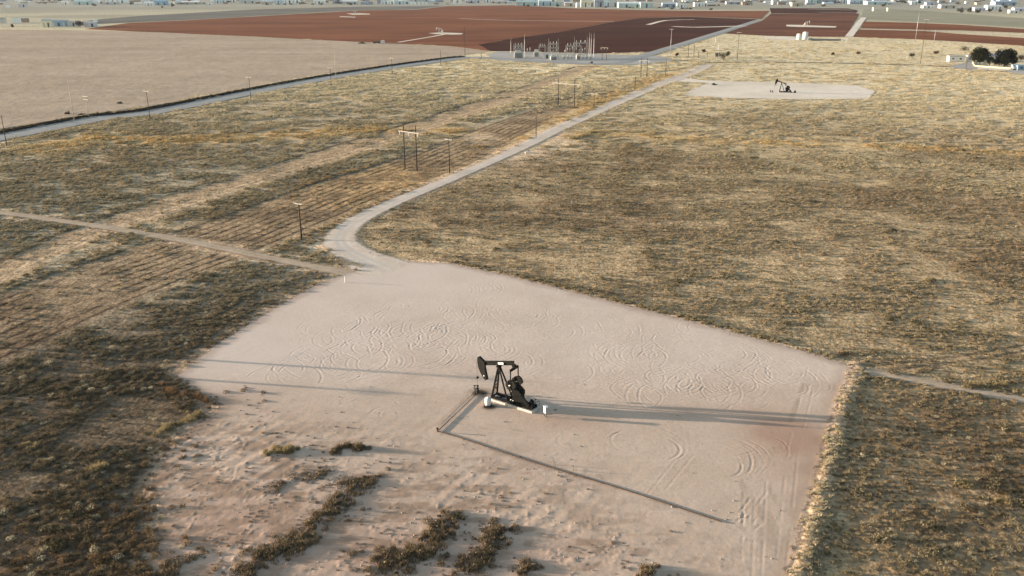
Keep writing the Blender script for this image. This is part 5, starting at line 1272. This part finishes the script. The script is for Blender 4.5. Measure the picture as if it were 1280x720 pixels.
def house(name, label, px_, yb, w, d, h, mw, mr, rz=0, roof='gable', doors=2, group=None, cat='house'):
    x, y = P(px_, yb); t = thing(name, label, cat, (x, y, .08), rz, group)
    MB().box((0, 0, h / 2), (w, d, h)).build('wall', mw, t)
    if roof == 'gable':
        rp = MB(); n = 4
        o = [(-d / 2 - .4, h - .05), (d / 2 + .4, h - .05), (0, h + d * .22)]
        vs = [(-w / 2 - .3, a, b) for a, b in o] + [(w / 2 + .3, a, b) for a, b in o]
        rp.add(vs, [(0, 1, 2), (5, 4, 3), (0, 3, 4, 1), (1, 4, 5, 2), (2, 5, 3, 0)]); rp.build('roof', mr, t)
    else: MB().box((0, 0, h + .12), (w + .3, d + .3, .25)).build('roof', mr, t)
    k = max(1, int(w / 4))
    for i in range(k):
        xx = -w / 2 + w * (i + .5) / k
        if i % 3 == doors % 3: MB().box((xx, -d / 2 - .02, 1.1), (1.1, .08, 2.2)).build('door', M['glass'], t)
        else: MB().box((xx, -d / 2 - .02, h * .55), (1.3, .08, h * .3)).build('window', M['glass'], t)
    return t
house('mobile_home', 'long white mobile home left of the farm trees', 1194, 76.8, 10.5, 4.5, 3.6, M['white'], M['steel'], R(-4), 'flat')
house('shed', 'small bright white shed against the left farm tree', 1210.5, 76.8, 2.8, 2.6, 3.6, M['plate'], M['white'], 0, 'gable', 1, cat='shed')
house('farmhouse', 'pale low house half hidden behind the farm trees', 1238, 76, 14, 7, 3.6, M['white'], M['steel'], R(-5))
house('shed', 'tiny white shed behind the blue grey box truck', 1263.8, 77, 2.6, 2.4, 2.6, M['plate'], M['white'], 0, 'flat', 1, cat='shed')
house('garage', 'blue grey metal garage cut by the right edge beyond the farm', 1283, 87.5, 14, 7, 2.8, M['blue'], M['blue'], R(-6), 'flat', 1, cat='garage')
x, y = P(1266.5, 87.2); t = thing('box_truck', 'blue grey box truck parked right of the dark farm tree', 'truck', (x, y, .1), R(80))
MB().box((.3, 0, 2.0), (3.4, 2.2, 2.3)).build('cargo_box', M['blue'], t, bevel=.04); MB().prism([(-1.5, .6), (-3.2, .6), (-3.2, 1.4), (-2.6, 1.6), (-2.2, 2.4), (-1.5, 2.4)], -1.05, 1.05).build('cab', M['steel'], t)
for s in (-2.5, 1.2): MB().tube((s, -1.1, .45), (s, 1.1, .45), .45, n=12).build('wheel', M['tyre'], t)
fw = thing('low_wall', 'low pale yellow wall bending round the front of the farm trees', 'wall', PV(1218, 84))
ptsw = [PV(1215.5, 78.5), PV(1218.5, 83.2), PV(1240, 84.8), PV(1263, 86.4)]; mb = MB()
for a, b in zip(ptsw[:-1], ptsw[1:]): mb.bar(a - PV(1218, 84) + Vector((0, 0, .45)), b - PV(1218, 84) + Vector((0, 0, .45)), .3, .9)
mb.build('masonry', simple('pale_yellow_wall', (.55, .47, .30), .9), fw)

def tree(label, px_, yb, h, wd, mat, seed, trunk=.3, n=1500, group='trees', cat='tree', name='tree', squash=1.0, leaf=.42):
    r = random.Random(seed); x, y = P(px_, yb)
    t = thing(name, label, cat, (x, y, .03), r.uniform(0, 6), group)
    mb = MB(); ht = h * trunk
    mb.tube((0, 0, -.3), (0, 0, ht), h * .035, h * .026, n=8)
    tips = []
    for i in range(9):
        a = i * 2.4 + r.uniform(-.4, .4); e = r.uniform(.2, 1.1); L = wd * r.uniform(.28, .42)
        q = Vector((math.cos(a) * math.cos(e) * L, math.sin(a) * math.cos(e) * L, ht + (h - ht) * r.uniform(.25, .72)))
        mb.tube((0, 0, ht * r.uniform(.7, 1)), q, h * .016, h * .006, n=6); tips.append(q)
    mb.build('trunk', M['bark'], t)
    co, fa = [], []
    cl = [(q, wd * r.uniform(.16, .27)) for q in tips] + [(Vector((r.uniform(-.2, .2) * wd, r.uniform(-.2, .2) * wd, ht + (h - ht) * r.uniform(.35, .85))), wd * r.uniform(.15, .25)) for _ in range(9)]
    for i in range(n):
        c, rad = cl[r.randrange(len(cl))]
        v = Vector((r.gauss(0, 1), r.gauss(0, 1), r.gauss(0, 1))).normalized() * rad * (r.random() ** .4)
        p = c + Vector((v.x, v.y, v.z * squash))
        if p.z < ht * .6: p.z = ht * .6 + r.random() * .5
        s = leaf * r.uniform(.5, 1.3); q = Vector((r.gauss(0, 1), r.gauss(0, 1), r.gauss(0, 1))).normalized(); u = q.orthogonal().normalized(); w_ = q.cross(u); k = len(co)
        co += [p - u * s * .6, p + w_ * s * .4, p + u * s * .6, p - w_ * s * .4]; fa.append((k, k + 1, k + 2, k + 3))
    mesh_np('crown', np.array([tuple(v) for v in co]), np.array(fa), mat, t)
    return t
tree('olive green farm tree with a forked crown, left one of the two', 1223.5, 82.5, 11.2, 15, M['leaf2'], 3, .22, 5200, 'farm trees', leaf=.8)
tree('dark domed farm tree, right one of the two', 1255, 83.5, 11.2, 15, M['leaf'], 8, .12, 7000, 'farm trees', leaf=.85)
tree('brownish bush between the two farm trees', 1236.5, 82.5, 6.0, 6.0, M['leaf3'], 5, .1, 1000, 'farm shrubs', 'bush', 'bush')
tree('smaller olive bush touching the dark domed farm tree', 1243, 83, 6.4, 5.5, M['leaf2'], 6, .1, 1000, 'farm shrubs', 'bush', 'bush')
tree('low scrub at the right edge beyond the farm garage', 1276, 76, 4.2, 7, M['leaf3'], 9, .1, 800, 'farm shrubs', 'bush', 'bush')
for i, (px_, yb, w_, h_, lab) in enumerate(((897, 72.5, 5, 4, 'dry leafless bush by the field road left of the tall thick pole'), (904, 75, 7, 5, 'brown bush between the scrub poles and the tall thick pole'), (880, 66, 4, 3, 'small brown bush behind the short posts'), (909, 71, 5, 4, 'brown bush just left of the tall thick pole'),
                                            (846, 71, 3, 3, 'dark little bush at the foot of the tall grey pole'), (1041, 69, 3, 2, 'lone dark bush on the plain below the white tanks'), (1073, 68, 4, 2, 'flat dark bush on the plain right of the lone dark bush'),
                                            (1170, 68, 5, 2.4, 'flat brown bush left of the mobile home'), (1206, 63.5, 8, 3, 'brown brush heap behind the mobile home'), (1139, 71, 6, 2.5, 'dark brush left of the tall dark leaning pole'))):
    tree(lab, px_, yb, h_, w_, M['leaf3'], 40 + i, .12, 420, 'bushes on the far plain', 'bush', 'bush', leaf=.5)

# ------------------------------------------------------------------ FAR TOWN
def bmat(name, c): return simple(name, c, .6, 0, .08, .3)
TM = {'white': bmat('town_white', (.78, .78, .76)), 'cream': bmat('town_cream', (.70, .64, .47)), 'teal': bmat('town_teal', (.42, .55, .54)), 'blue': bmat('town_blue', (.20, .36, .50)), 'slate': bmat('town_slate', (.26, .29, .35)),
      'grey': bmat('town_grey', (.45, .46, .46)), 'tan': bmat('town_tan', (.48, .40, .30)), 'brown': bmat('town_brown', (.26, .19, .14)), 'lavender': bmat('town_lavender', (.55, .53, .60)), 'dark': bmat('town_dark', (.05, .05, .055)), 'sky': bmat('town_pale_blue', (.52, .62, .68))}
def building(label, x0, x1, yb, yt, col, roof='gable', roofcol=None, group='buildings of the far town', depth=None, name='building'):
    px_ = (x0 + x1) / 2; x, y = P(px_, yb); m = mpp(px_, yb); w = (x1 - x0) * m; h = max(3.0, top_height(px_, yb, yt) * 1.25) ; d = depth or min(max(w * .5, 6), 26)
    t = thing(name, label, 'building', (x, y + d / 2, 0), 0, group)
    hw = h if roof == 'flat' else h * .78
    MB().box((0, 0, hw / 2), (w, d, hw)).build('wall', TM[col], t)
    rm = TM[roofcol or ('white' if col in ('white', 'teal', 'sky', 'blue') else 'grey')]
    if roof == 'gable': 
        o = [(-d / 2 - .4, hw - .03), (d / 2 + .4, hw - .03), (0, h)]
        vs = [(-w / 2 - .4, a, b) for a, b in o] + [(w / 2 + .4, a, b) for a, b in o]
        MB().add(vs, [(0, 1, 2), (5, 4, 3), (0, 3, 4, 1), (1, 4, 5, 2), (2, 5, 3, 0)]).build('roof', rm, t)
    elif roof == 'flat': MB().box((0, 0, hw + .2), (w + .5, d + .5, .4)).build('roof', rm, t)
    if w > 10:
        k = min(4, int(w / 9) + 1)
        for i in range(k): MB().box((-w / 2 + w * (i + .5) / k, -d / 2 - .05, hw * .36), (min(4, w / k * .4), .14, hw * .7)).build('door', TM['dark' if i % 2 else 'grey'], t)
    return t
B = [('cream end wall barn beyond the tan field corner', 53, 63.5, 34, 26, 'cream', 'gable', 'grey'), ('long blue shed joined to the right of the cream barn', 64.5, 83, 33, 26.5, 'blue', 'gable', 'slate'), ('grey low shed right of the long blue shed', 84, 95, 33, 28, 'grey', 'flat', None), ('pale trailer row right of the dark tree', 105, 119, 33.5, 29, 'lavender', 'flat', 'white'),
     ('bright white box above the pale trailer row', 116, 120, 28, 26, 'white', 'flat', None), ('white slab with columns at the left edge', 15, 24, 29, 23.5, 'white', 'flat', 'tan'), ('dark low shed at the left frame edge', 0, 6, 29, 24, 'grey', 'flat', 'dark'), ('brown shed right of the white slab', 27, 34, 28, 24, 'brown', 'flat', 'grey'),
     ('small bright white house near the upper left corner', 7.5, 12, 10, 7.5, 'white', 'gable', None), ('lavender long roof near the upper left corner', 23, 32, 9, 5.5, 'lavender', 'flat', 'lavender'), ('white hall below the top left dark trees', 77, 84, 5.5, 2, 'white', 'gable', None), ('teal works hall right of the white hall', 92, 112, 6, 1.5, 'teal', 'gable', 'teal'),
     ('wide bright white roof at top left', 132, 156, 4, -1, 'white', 'gable', None), ('grey annex under the wide bright white roof', 128, 146, 5.4, 3, 'grey', 'flat', 'white'), ('white hall left of the vivid blue roof', 180, 191, 7, 3, 'white', 'gable', None), ('vivid blue roofed hall above the grey stubble', 192, 208, 6.5, 1.5, 'blue', 'gable', 'blue'),
     ('white low hall right of the vivid blue roof', 208, 217, 5.5, 3.2, 'white', 'flat', None), ('tan long hall above the grey stubble', 226, 248, 5.4, 2.5, 'tan', 'gable', 'white'), ('small white house right of the tan long hall', 257, 264, 6.4, 4.2, 'white', 'flat', None), ('pale blue hall at the top, left quarter', 267, 281, 4, -.5, 'sky', 'gable', 'blue'),
     ('white block right of the pale blue hall', 287, 294, 3, -1, 'white', 'flat', None), ('grey store right of the white block', 300, 318, 4.4, 1, 'grey', 'flat', 'sky'), ('light blue hall behind the parked row', 343, 353, 5, -.5, 'sky', 'gable', None), ('white long shop behind the parked row', 355, 374, 4.4, 0, 'white', 'flat', None),
     ('tan house left of the light blue hall', 326, 340, 5.4, 2, 'tan', 'gable', 'grey'), ('white hall in the upper middle left', 392, 406, 5.4, 0, 'white', 'gable', None), ('dark teal block right of the white middle hall', 416, 425, 4.4, -1, 'slate', 'flat', 'teal'), ('grey pale shed with lean roof in the upper middle left', 428, 446, 5.4, 1.5, 'grey', 'gable', 'white'),
     ('slate tower block, left of two', 456.5, 460.5, 5, -1.5, 'slate', 'flat', None), ('slate tower block, right of two', 471.5, 475.5, 4.6, -1.5, 'slate', 'flat', None), ('white shop row right of the slate blocks', 477, 492, 5.2, 1.6, 'white', 'flat', None), ('pale long store at upper centre left', 493, 511, 5.4, 2, 'sky', 'flat', 'white')]
for i in range(5): B.append(('white box unit, %s of the five in a row at upper centre left' % ('first', 'second', 'third', 'fourth', 'fifth')[i], 512.5 + i * 4.7, 515.5 + i * 4.7, 6.2, 3.2, 'white', 'flat', None))
B += [('long grey hall behind the white box units', 510, 536, 3.4, -1, 'grey', 'gable', 'teal'), ('white pair block, left one, above the white pumpjack', 566, 570, 5.4, 1.4, 'white', 'flat', None), ('white pair block, right one, above the white pumpjack', 573, 577, 5.4, 1.4, 'white', 'flat', None), ('pale lavender hall above the tall dark pole', 583, 600, 3.8, -.5, 'lavender', 'gable', 'grey'),
      ('bright white hall at upper centre', 604, 615, 2.8, -2, 'white', 'gable', None), ('tan low house right of the bright white central hall', 618, 634, 4.4, 1.5, 'tan', 'gable', 'lavender'), ('teal long greenhouse above the substation', 645, 672, 7.4, 2, 'teal', 'gable', 'teal'), ('pale blue hall joined to the teal greenhouse', 673, 690, 7, 1, 'sky', 'gable', None), ('grey green shed right of the pale blue hall', 690, 703, 7.4, 3.5, 'teal', 'flat', 'grey'),
      ('tan house just left of the white silo', 706, 716, 7.8, 3.4, 'tan', 'gable', 'white'), ('cream hall right of the white silo', 726, 742, 8.8, 2.5, 'cream', 'flat', 'white'), ('slate warehouse, largest dark block right of the white silo', 743, 753.5, 9, 2.2, 'slate', 'flat', 'slate'), ('light blue warehouse beside the slate warehouse', 754.5, 762, 9, 2.4, 'sky', 'flat', 'white'), ('grey warehouse right of the light blue one', 762.5, 771, 9, 3, 'grey', 'flat', 'slate'),
      ('pale teal depot above the left part of the dark maroon field', 773, 800, 9.6, 4, 'teal', 'gable', 'white'), ('teal shop with dark doors right of the depot', 800.5, 816, 9.8, 4.5, 'teal', 'flat', 'white'), ('blue grey roof behind the parked trucks', 828, 844, 9.4, 4.6, 'slate', 'gable', 'sky'), ('white carport right of the blue grey roof', 846, 858, 10, 5.4, 'white', 'flat', 'teal'),
      ('white long shelter behind the dark containers', 868, 884, 8, 4.5, 'white', 'flat', None), ('grey long roof above the field road end', 908, 925, 5.4, 2.4, 'slate', 'gable', 'grey'), ('brown house above the field road end', 928, 940, 6.4, 3, 'brown', 'gable', 'brown'), ('grey low roof left of the aqua hall', 966, 984, 5.6, 2, 'grey', 'flat', 'lavender'), ('tan shed below the aqua hall', 990, 1004, 7.8, 4.8, 'tan', 'flat', 'brown'),
      ('pale aqua hall at the top right of centre', 1009, 1024, 4.4, -1.5, 'teal', 'gable', 'teal'), ('slate row right of the aqua hall', 1025, 1046, 4.4, .5, 'slate', 'flat', 'grey'), ('bright white silo hall at top right of centre', 1050, 1060, 4.4, -1.5, 'white', 'flat', None), ('pale blue long store right of the bright white silo hall', 1062, 1078, 5, 1, 'sky', 'flat', 'slate'), ('teal store row at top right', 1084, 1110, 5.8, 2, 'teal', 'gable', 'sky'),
      ('small cream box by the pale field top, left one', 1091.5, 1094, 13.8, 10.6, 'cream', 'flat', None), ('small cream box by the pale field top, right one', 1109.5, 1112, 14, 11, 'cream', 'flat', None), ('pale white hall at upper right', 1139, 1147, 5.4, 2, 'white', 'gable', None), ('long bright white roof at upper right', 1154, 1168, 10, 7.6, 'white', 'flat', None), ('lavender house above the long bright white roof', 1158, 1172, 6.4, 3.4, 'lavender', 'gable', 'slate'),
      ('tan long shed right of the long bright white roof', 1176, 1194, 10.4, 6.4, 'tan', 'gable', 'grey'), ('white trailer right of the two far dark trees', 1218, 1232, 13.6, 10.4, 'lavender', 'flat', 'white'), ('pale long hall behind the far dark trees', 1234, 1252, 12, 7.4, 'white', 'gable', 'white'), ('white roof strip at the upper right edge', 1262, 1273, 16.4, 13.6, 'white', 'flat', None), ('lavender roof at the upper right edge', 1268, 1284, 14, 10.5, 'lavender', 'gable', 'lavender'), ('slate hall in the upper right corner', 1244, 1270, 7, 2.5, 'slate', 'gable', 'blue')]
for lab, x0, x1, yb, yt, c, rf, rc in B:
    building(lab, x0, x1, yb, yt, c, rf, rc)
x, y = P(721, 9.5); t = thing('silo', 'slim bright white silo at the edge of the far town', 'silo', (x, y, 0)); h = top_height(721, 9.5, 3); MB().lathe([(2.1, 0), (2.1, h * .88)], 16).build('silo_wall', TM['white'], t, True); MB().lathe([(2.2, h * .88), (.3, h)], 16).build('roof', TM['white'], t)
# parked trucks and vehicles by the town
V = [(824, 10.4, 'dark', 'dark truck left of the parked row beside the depot'), (834, 11.6, 'white', 'white van, first of the parked row right of the depot'), (840, 11.8, 'dark', 'black van beside the first white van'), (847, 12, 'white', 'white van right of the black van'), (853, 11.6, 'dark', 'dark truck, third from the right end of the parked row'), (858, 11.6, 'brown', 'brown truck near the right end of the parked row'), (863, 11.8, 'dark', 'dark truck at the right end of the parked row'),
     (886, 7.6, 'dark', 'dark container, leftmost of the four'), (889.6, 7.6, 'dark', 'dark container, second of the four'), (893.2, 7.6, 'dark', 'dark container, third of the four'), (898, 7.4, 'dark', 'dark container standing apart on the right'), (888.5, 12.6, 'dark', 'lone dark truck below the dark containers'), (787, 10.4, 'dark', 'dark truck before the pale teal depot'), (791, 10.6, 'brown', 'brown truck before the pale teal depot'), (757, 9.8, 'dark', 'dark truck before the light blue warehouse'), (736, 9.6, 'white', 'white van before the cream hall'),
     (334, 6.4, 'dark', 'dark truck, left end of the parked row at upper left'), (341, 6.4, 'white', 'white van, second of the parked row at upper left'), (348, 6.2, 'brown', 'brown truck in the middle of the parked row at upper left'), (356, 6.2, 'dark', 'dark van right of the brown truck at upper left'), (364, 6, 'dark', 'dark truck, second from the right of the upper left row'), (372, 6, 'white', 'white truck at the right end of the upper left row'), (391, 6, 'dark', 'dark truck below the upper middle left hall')]
for px_, yb, c, lab in V:
    x, y = P(px_, yb); t = thing('parked_truck', lab, 'truck', (x, y, .05), R(random.uniform(-10, 10)), 'trucks parked by the far town')
    MB().box((.8, 0, 1.9), (4.6, 2.4, 2.6)).build('cargo_box', TM[c], t); MB().prism([(-1.6, .5), (-3.4, .5), (-3.4, 1.5), (-2.8, 2.4), (-1.6, 2.5)], -1.15, 1.15).build('cab', TM[c if c != 'white' else 'grey'], t)
    for s in (-2.6, 1.6): MB().tube((s, -1.2, .5), (s, 1.2, .5), .5, n=10).build('wheel', M['tyre'], t)
TT = [(99.5, 33.8, 8, 6, 'dark round tree between the grey shed and the trailer row'), (16, 35, 2.6, 3.5, 'small dark bush on the edge of the tan field below the white slab'), (54, 1.6, 9, 7, 'dark tree at the top edge, left one of three'), (61, 1.8, 9, 7, 'dark tree at the top edge, middle one of three'), (68, 1.6, 10, 7, 'dark tree at the top edge, right one of three'),
      (1200, 16, 11, 7, 'wide dark tree at upper right, left one of the pair'), (1212, 16.2, 11, 7.5, 'wide dark tree at upper right, right one of the pair'), (1222, 16, 8, 3.5, 'low bush trailing right of the upper right tree pair'), (1257, 11.2, 7, 6, 'dark tree before the pale long hall at upper right'), (1237, 15, 6, 4, 'small dark tree right of the low trailing bush'), (1250, 15.4, 5, 3.6, 'small dark tree further right before the lavender roof'), (1149, 4.6, 6, 5, 'dark tree right of the pale white hall'), (1029, 8.4, 7, 4.5, 'dark tree below the slate row'), (938, 5.6, 8, 6, 'dark tree above the field road end'), (216, 8.6, 7, 4, 'dark tree right of the vivid blue roof'), (203, 10.5, 3, 3.4, 'little dark tree on the grey stubble edge'),
      (402, 6.6, 6, 4, 'dark tree before the white middle left hall'), (438, 6.6, 8, 4, 'dark bush before the grey lean roof shed'), (462, 5.8, 5, 5, 'dark tree between the slate blocks'), (660, 8.6, 5, 3.6, 'small tree before the teal greenhouse'), (697, 8.6, 6, 3.6, 'small tree before the grey green shed'), (1104, 8.4, 7, 4, 'small tree before the teal store row'), (118, 7.6, 7, 4, 'small tree right of the teal works hall'), (165, 6, 8, 5, 'dark tree between the wide white roof and the white hall')]
for i, (px_, yb, w_, h_, lab) in enumerate(TT):
    tree(lab, px_, yb, h_ + 1.2, w_ * 1.4, M['leaf'] if h_ > 4.5 else M['leaf3'], 100 + i, .12, 420, 'trees of the far town', leaf=1.1)

rt = random.Random(77); mbs = {k: MB() for k in ('white', 'grey', 'tan', 'sky', 'slate', 'brown')}
tco, tfa = [], []
for i in range(950):
    px_ = rt.uniform(-140, 1420); py_ = rt.choice((rt.uniform(-9, 0), rt.uniform(-8, 4), rt.uniform(-3, 6)))
    if 560 < px_ < 960 and py_ > 4: continue
    x, y = P(px_, py_); w_ = rt.uniform(7, 24); d_w = rt.uniform(7, 13); h_ = rt.uniform(3.0, 6.5); k = rt.choice(('white', 'white', 'grey', 'sky', 'tan', 'sky', 'slate', 'slate', 'brown'))
    if rt.random() < .55:
        mbs[k].box((x, y, h_ * .4), (w_, d_w, h_ * .8)); mbs[k].add([(x - w_ / 2, y - d_w / 2, h_ * .8), (x + w_ / 2, y - d_w / 2, h_ * .8), (x + w_ / 2, y, h_), (x - w_ / 2, y, h_), (x - w_ / 2, y + d_w / 2, h_ * .8), (x + w_ / 2, y + d_w / 2, h_ * .8)], [(0, 1, 2, 3), (3, 2, 5, 4), (0, 3, 4), (1, 5, 2)])
    else:
        for q in range(60):
            c = Vector((x + rt.gauss(0, w_ * .28), y + rt.gauss(0, 3), h_ * .5 + rt.gauss(0, h_ * .22))); n_ = Vector((rt.gauss(0, 1), rt.gauss(0, 1), rt.gauss(0, 1))).normalized(); u = n_.orthogonal().normalized() * 1.1; v = n_.cross(u); kk = len(tco)
            tco += [tuple(c - u), tuple(c + v), tuple(c + u), tuple(c - v)]; tfa.append((kk, kk + 1, kk + 2, kk + 3))
allv = MB(); mi = []
for j, (k, b_) in enumerate(mbs.items()): allv.add(b_.v, b_.f); mi += [j] * len(b_.f)
o = allv.build('town', TM['white'], None)
o.data.materials.clear()
for k in mbs: o.data.materials.append(TM[k])
o.data.polygons.foreach_set('material_index', np.array(mi, np.int32))
tag(o, 'far crowded rows of little roofs reaching to the top of the picture', 'town', kind='stuff')
o = mesh_np('town_trees', np.array(tco), np.array(tfa), M['leaf3']); tag(o, 'far brownish trees mixed among the crowded little roofs', 'trees', kind='stuff')

# ------------------------------------------------------------------ AIR, LIGHT, CAMERA
HAZE = 0.000022
if HAZE:
    m = bpy.data.materials.new('haze'); m.use_nodes = True; nt = m.node_tree; nt.nodes.remove(nt.nodes['Principled BSDF'])
    pv = N(nt, 'ShaderNodeVolumePrincipled'); pv.inputs['Color'].default_value = (.80, .87, .95, 1); pv.inputs['Density'].default_value = HAZE; pv.inputs['Anisotropy'].default_value = 0.2
    nt.links.new(pv.outputs[0], nt.nodes['Material Output'].inputs['Volume'])
    hb = MB(); hb.box((0, 3700, 34), (12200, 8800, 70.4)); o = hb.build('haze', m, None); tag(o, 'thin pale haze lying over the whole plain', 'haze', kind='stuff')

w = bpy.data.worlds.new('World'); SC.world = w; w.use_nodes = True
nt = w.node_tree; bg = nt.nodes['Background']
sky = nt.nodes.new('ShaderNodeTexSky'); sky.sky_type = 'NISHITA'; sky.sun_disc = False
sky.sun_elevation = SUN_EL; sky.sun_rotation = math.atan2(SUN_TO.x, SUN_TO.y)
sky.air_density = 1.0; sky.dust_density = 1.0; sky.ozone_density = 1.0
nt.links.new(sky.outputs[0], bg.inputs['Color']); bg.inputs['Strength'].default_value = 0.125
sl = bpy.data.lights.new('sun', 'SUN'); sl.energy = 5.0; sl.angle = R(0.55); sl.color = (1.0, .86, .72)
so = bpy.data.objects.new('sun', sl); COL.objects.link(so)
sd = Vector((SUN_TO.x * math.cos(SUN_EL), SUN_TO.y * math.cos(SUN_EL), math.sin(SUN_EL)))
so.rotation_euler = sd.to_track_quat('Z', 'Y').to_euler(); so.location = (-60, 40, 90)
so.location = (0, 0, 60)

cam = bpy.data.cameras.new('camera'); co = bpy.data.objects.new('camera', cam); COL.objects.link(co)
cam.sensor_width = 36; cam.lens = F / 1280 * 36; cam.clip_end = 20000; cam.clip_start = 0.5
co.location = (0, 0, H); co.rotation_euler = (math.pi / 2 - PITCH, 0, 0)
SC.camera = co
SC.view_settings.view_transform = 'Standard'; SC.view_settings.look = 'None'; SC.view_settings.gamma = 1; SC.view_settings.use_curve_mapping = False
SC.view_settings.exposure = 1.66
SC.cycles.use_denoising = True
SC.cycles.max_bounces = 6; SC.cycles.transparent_max_bounces = 12; SC.cycles.volume_bounces = 0
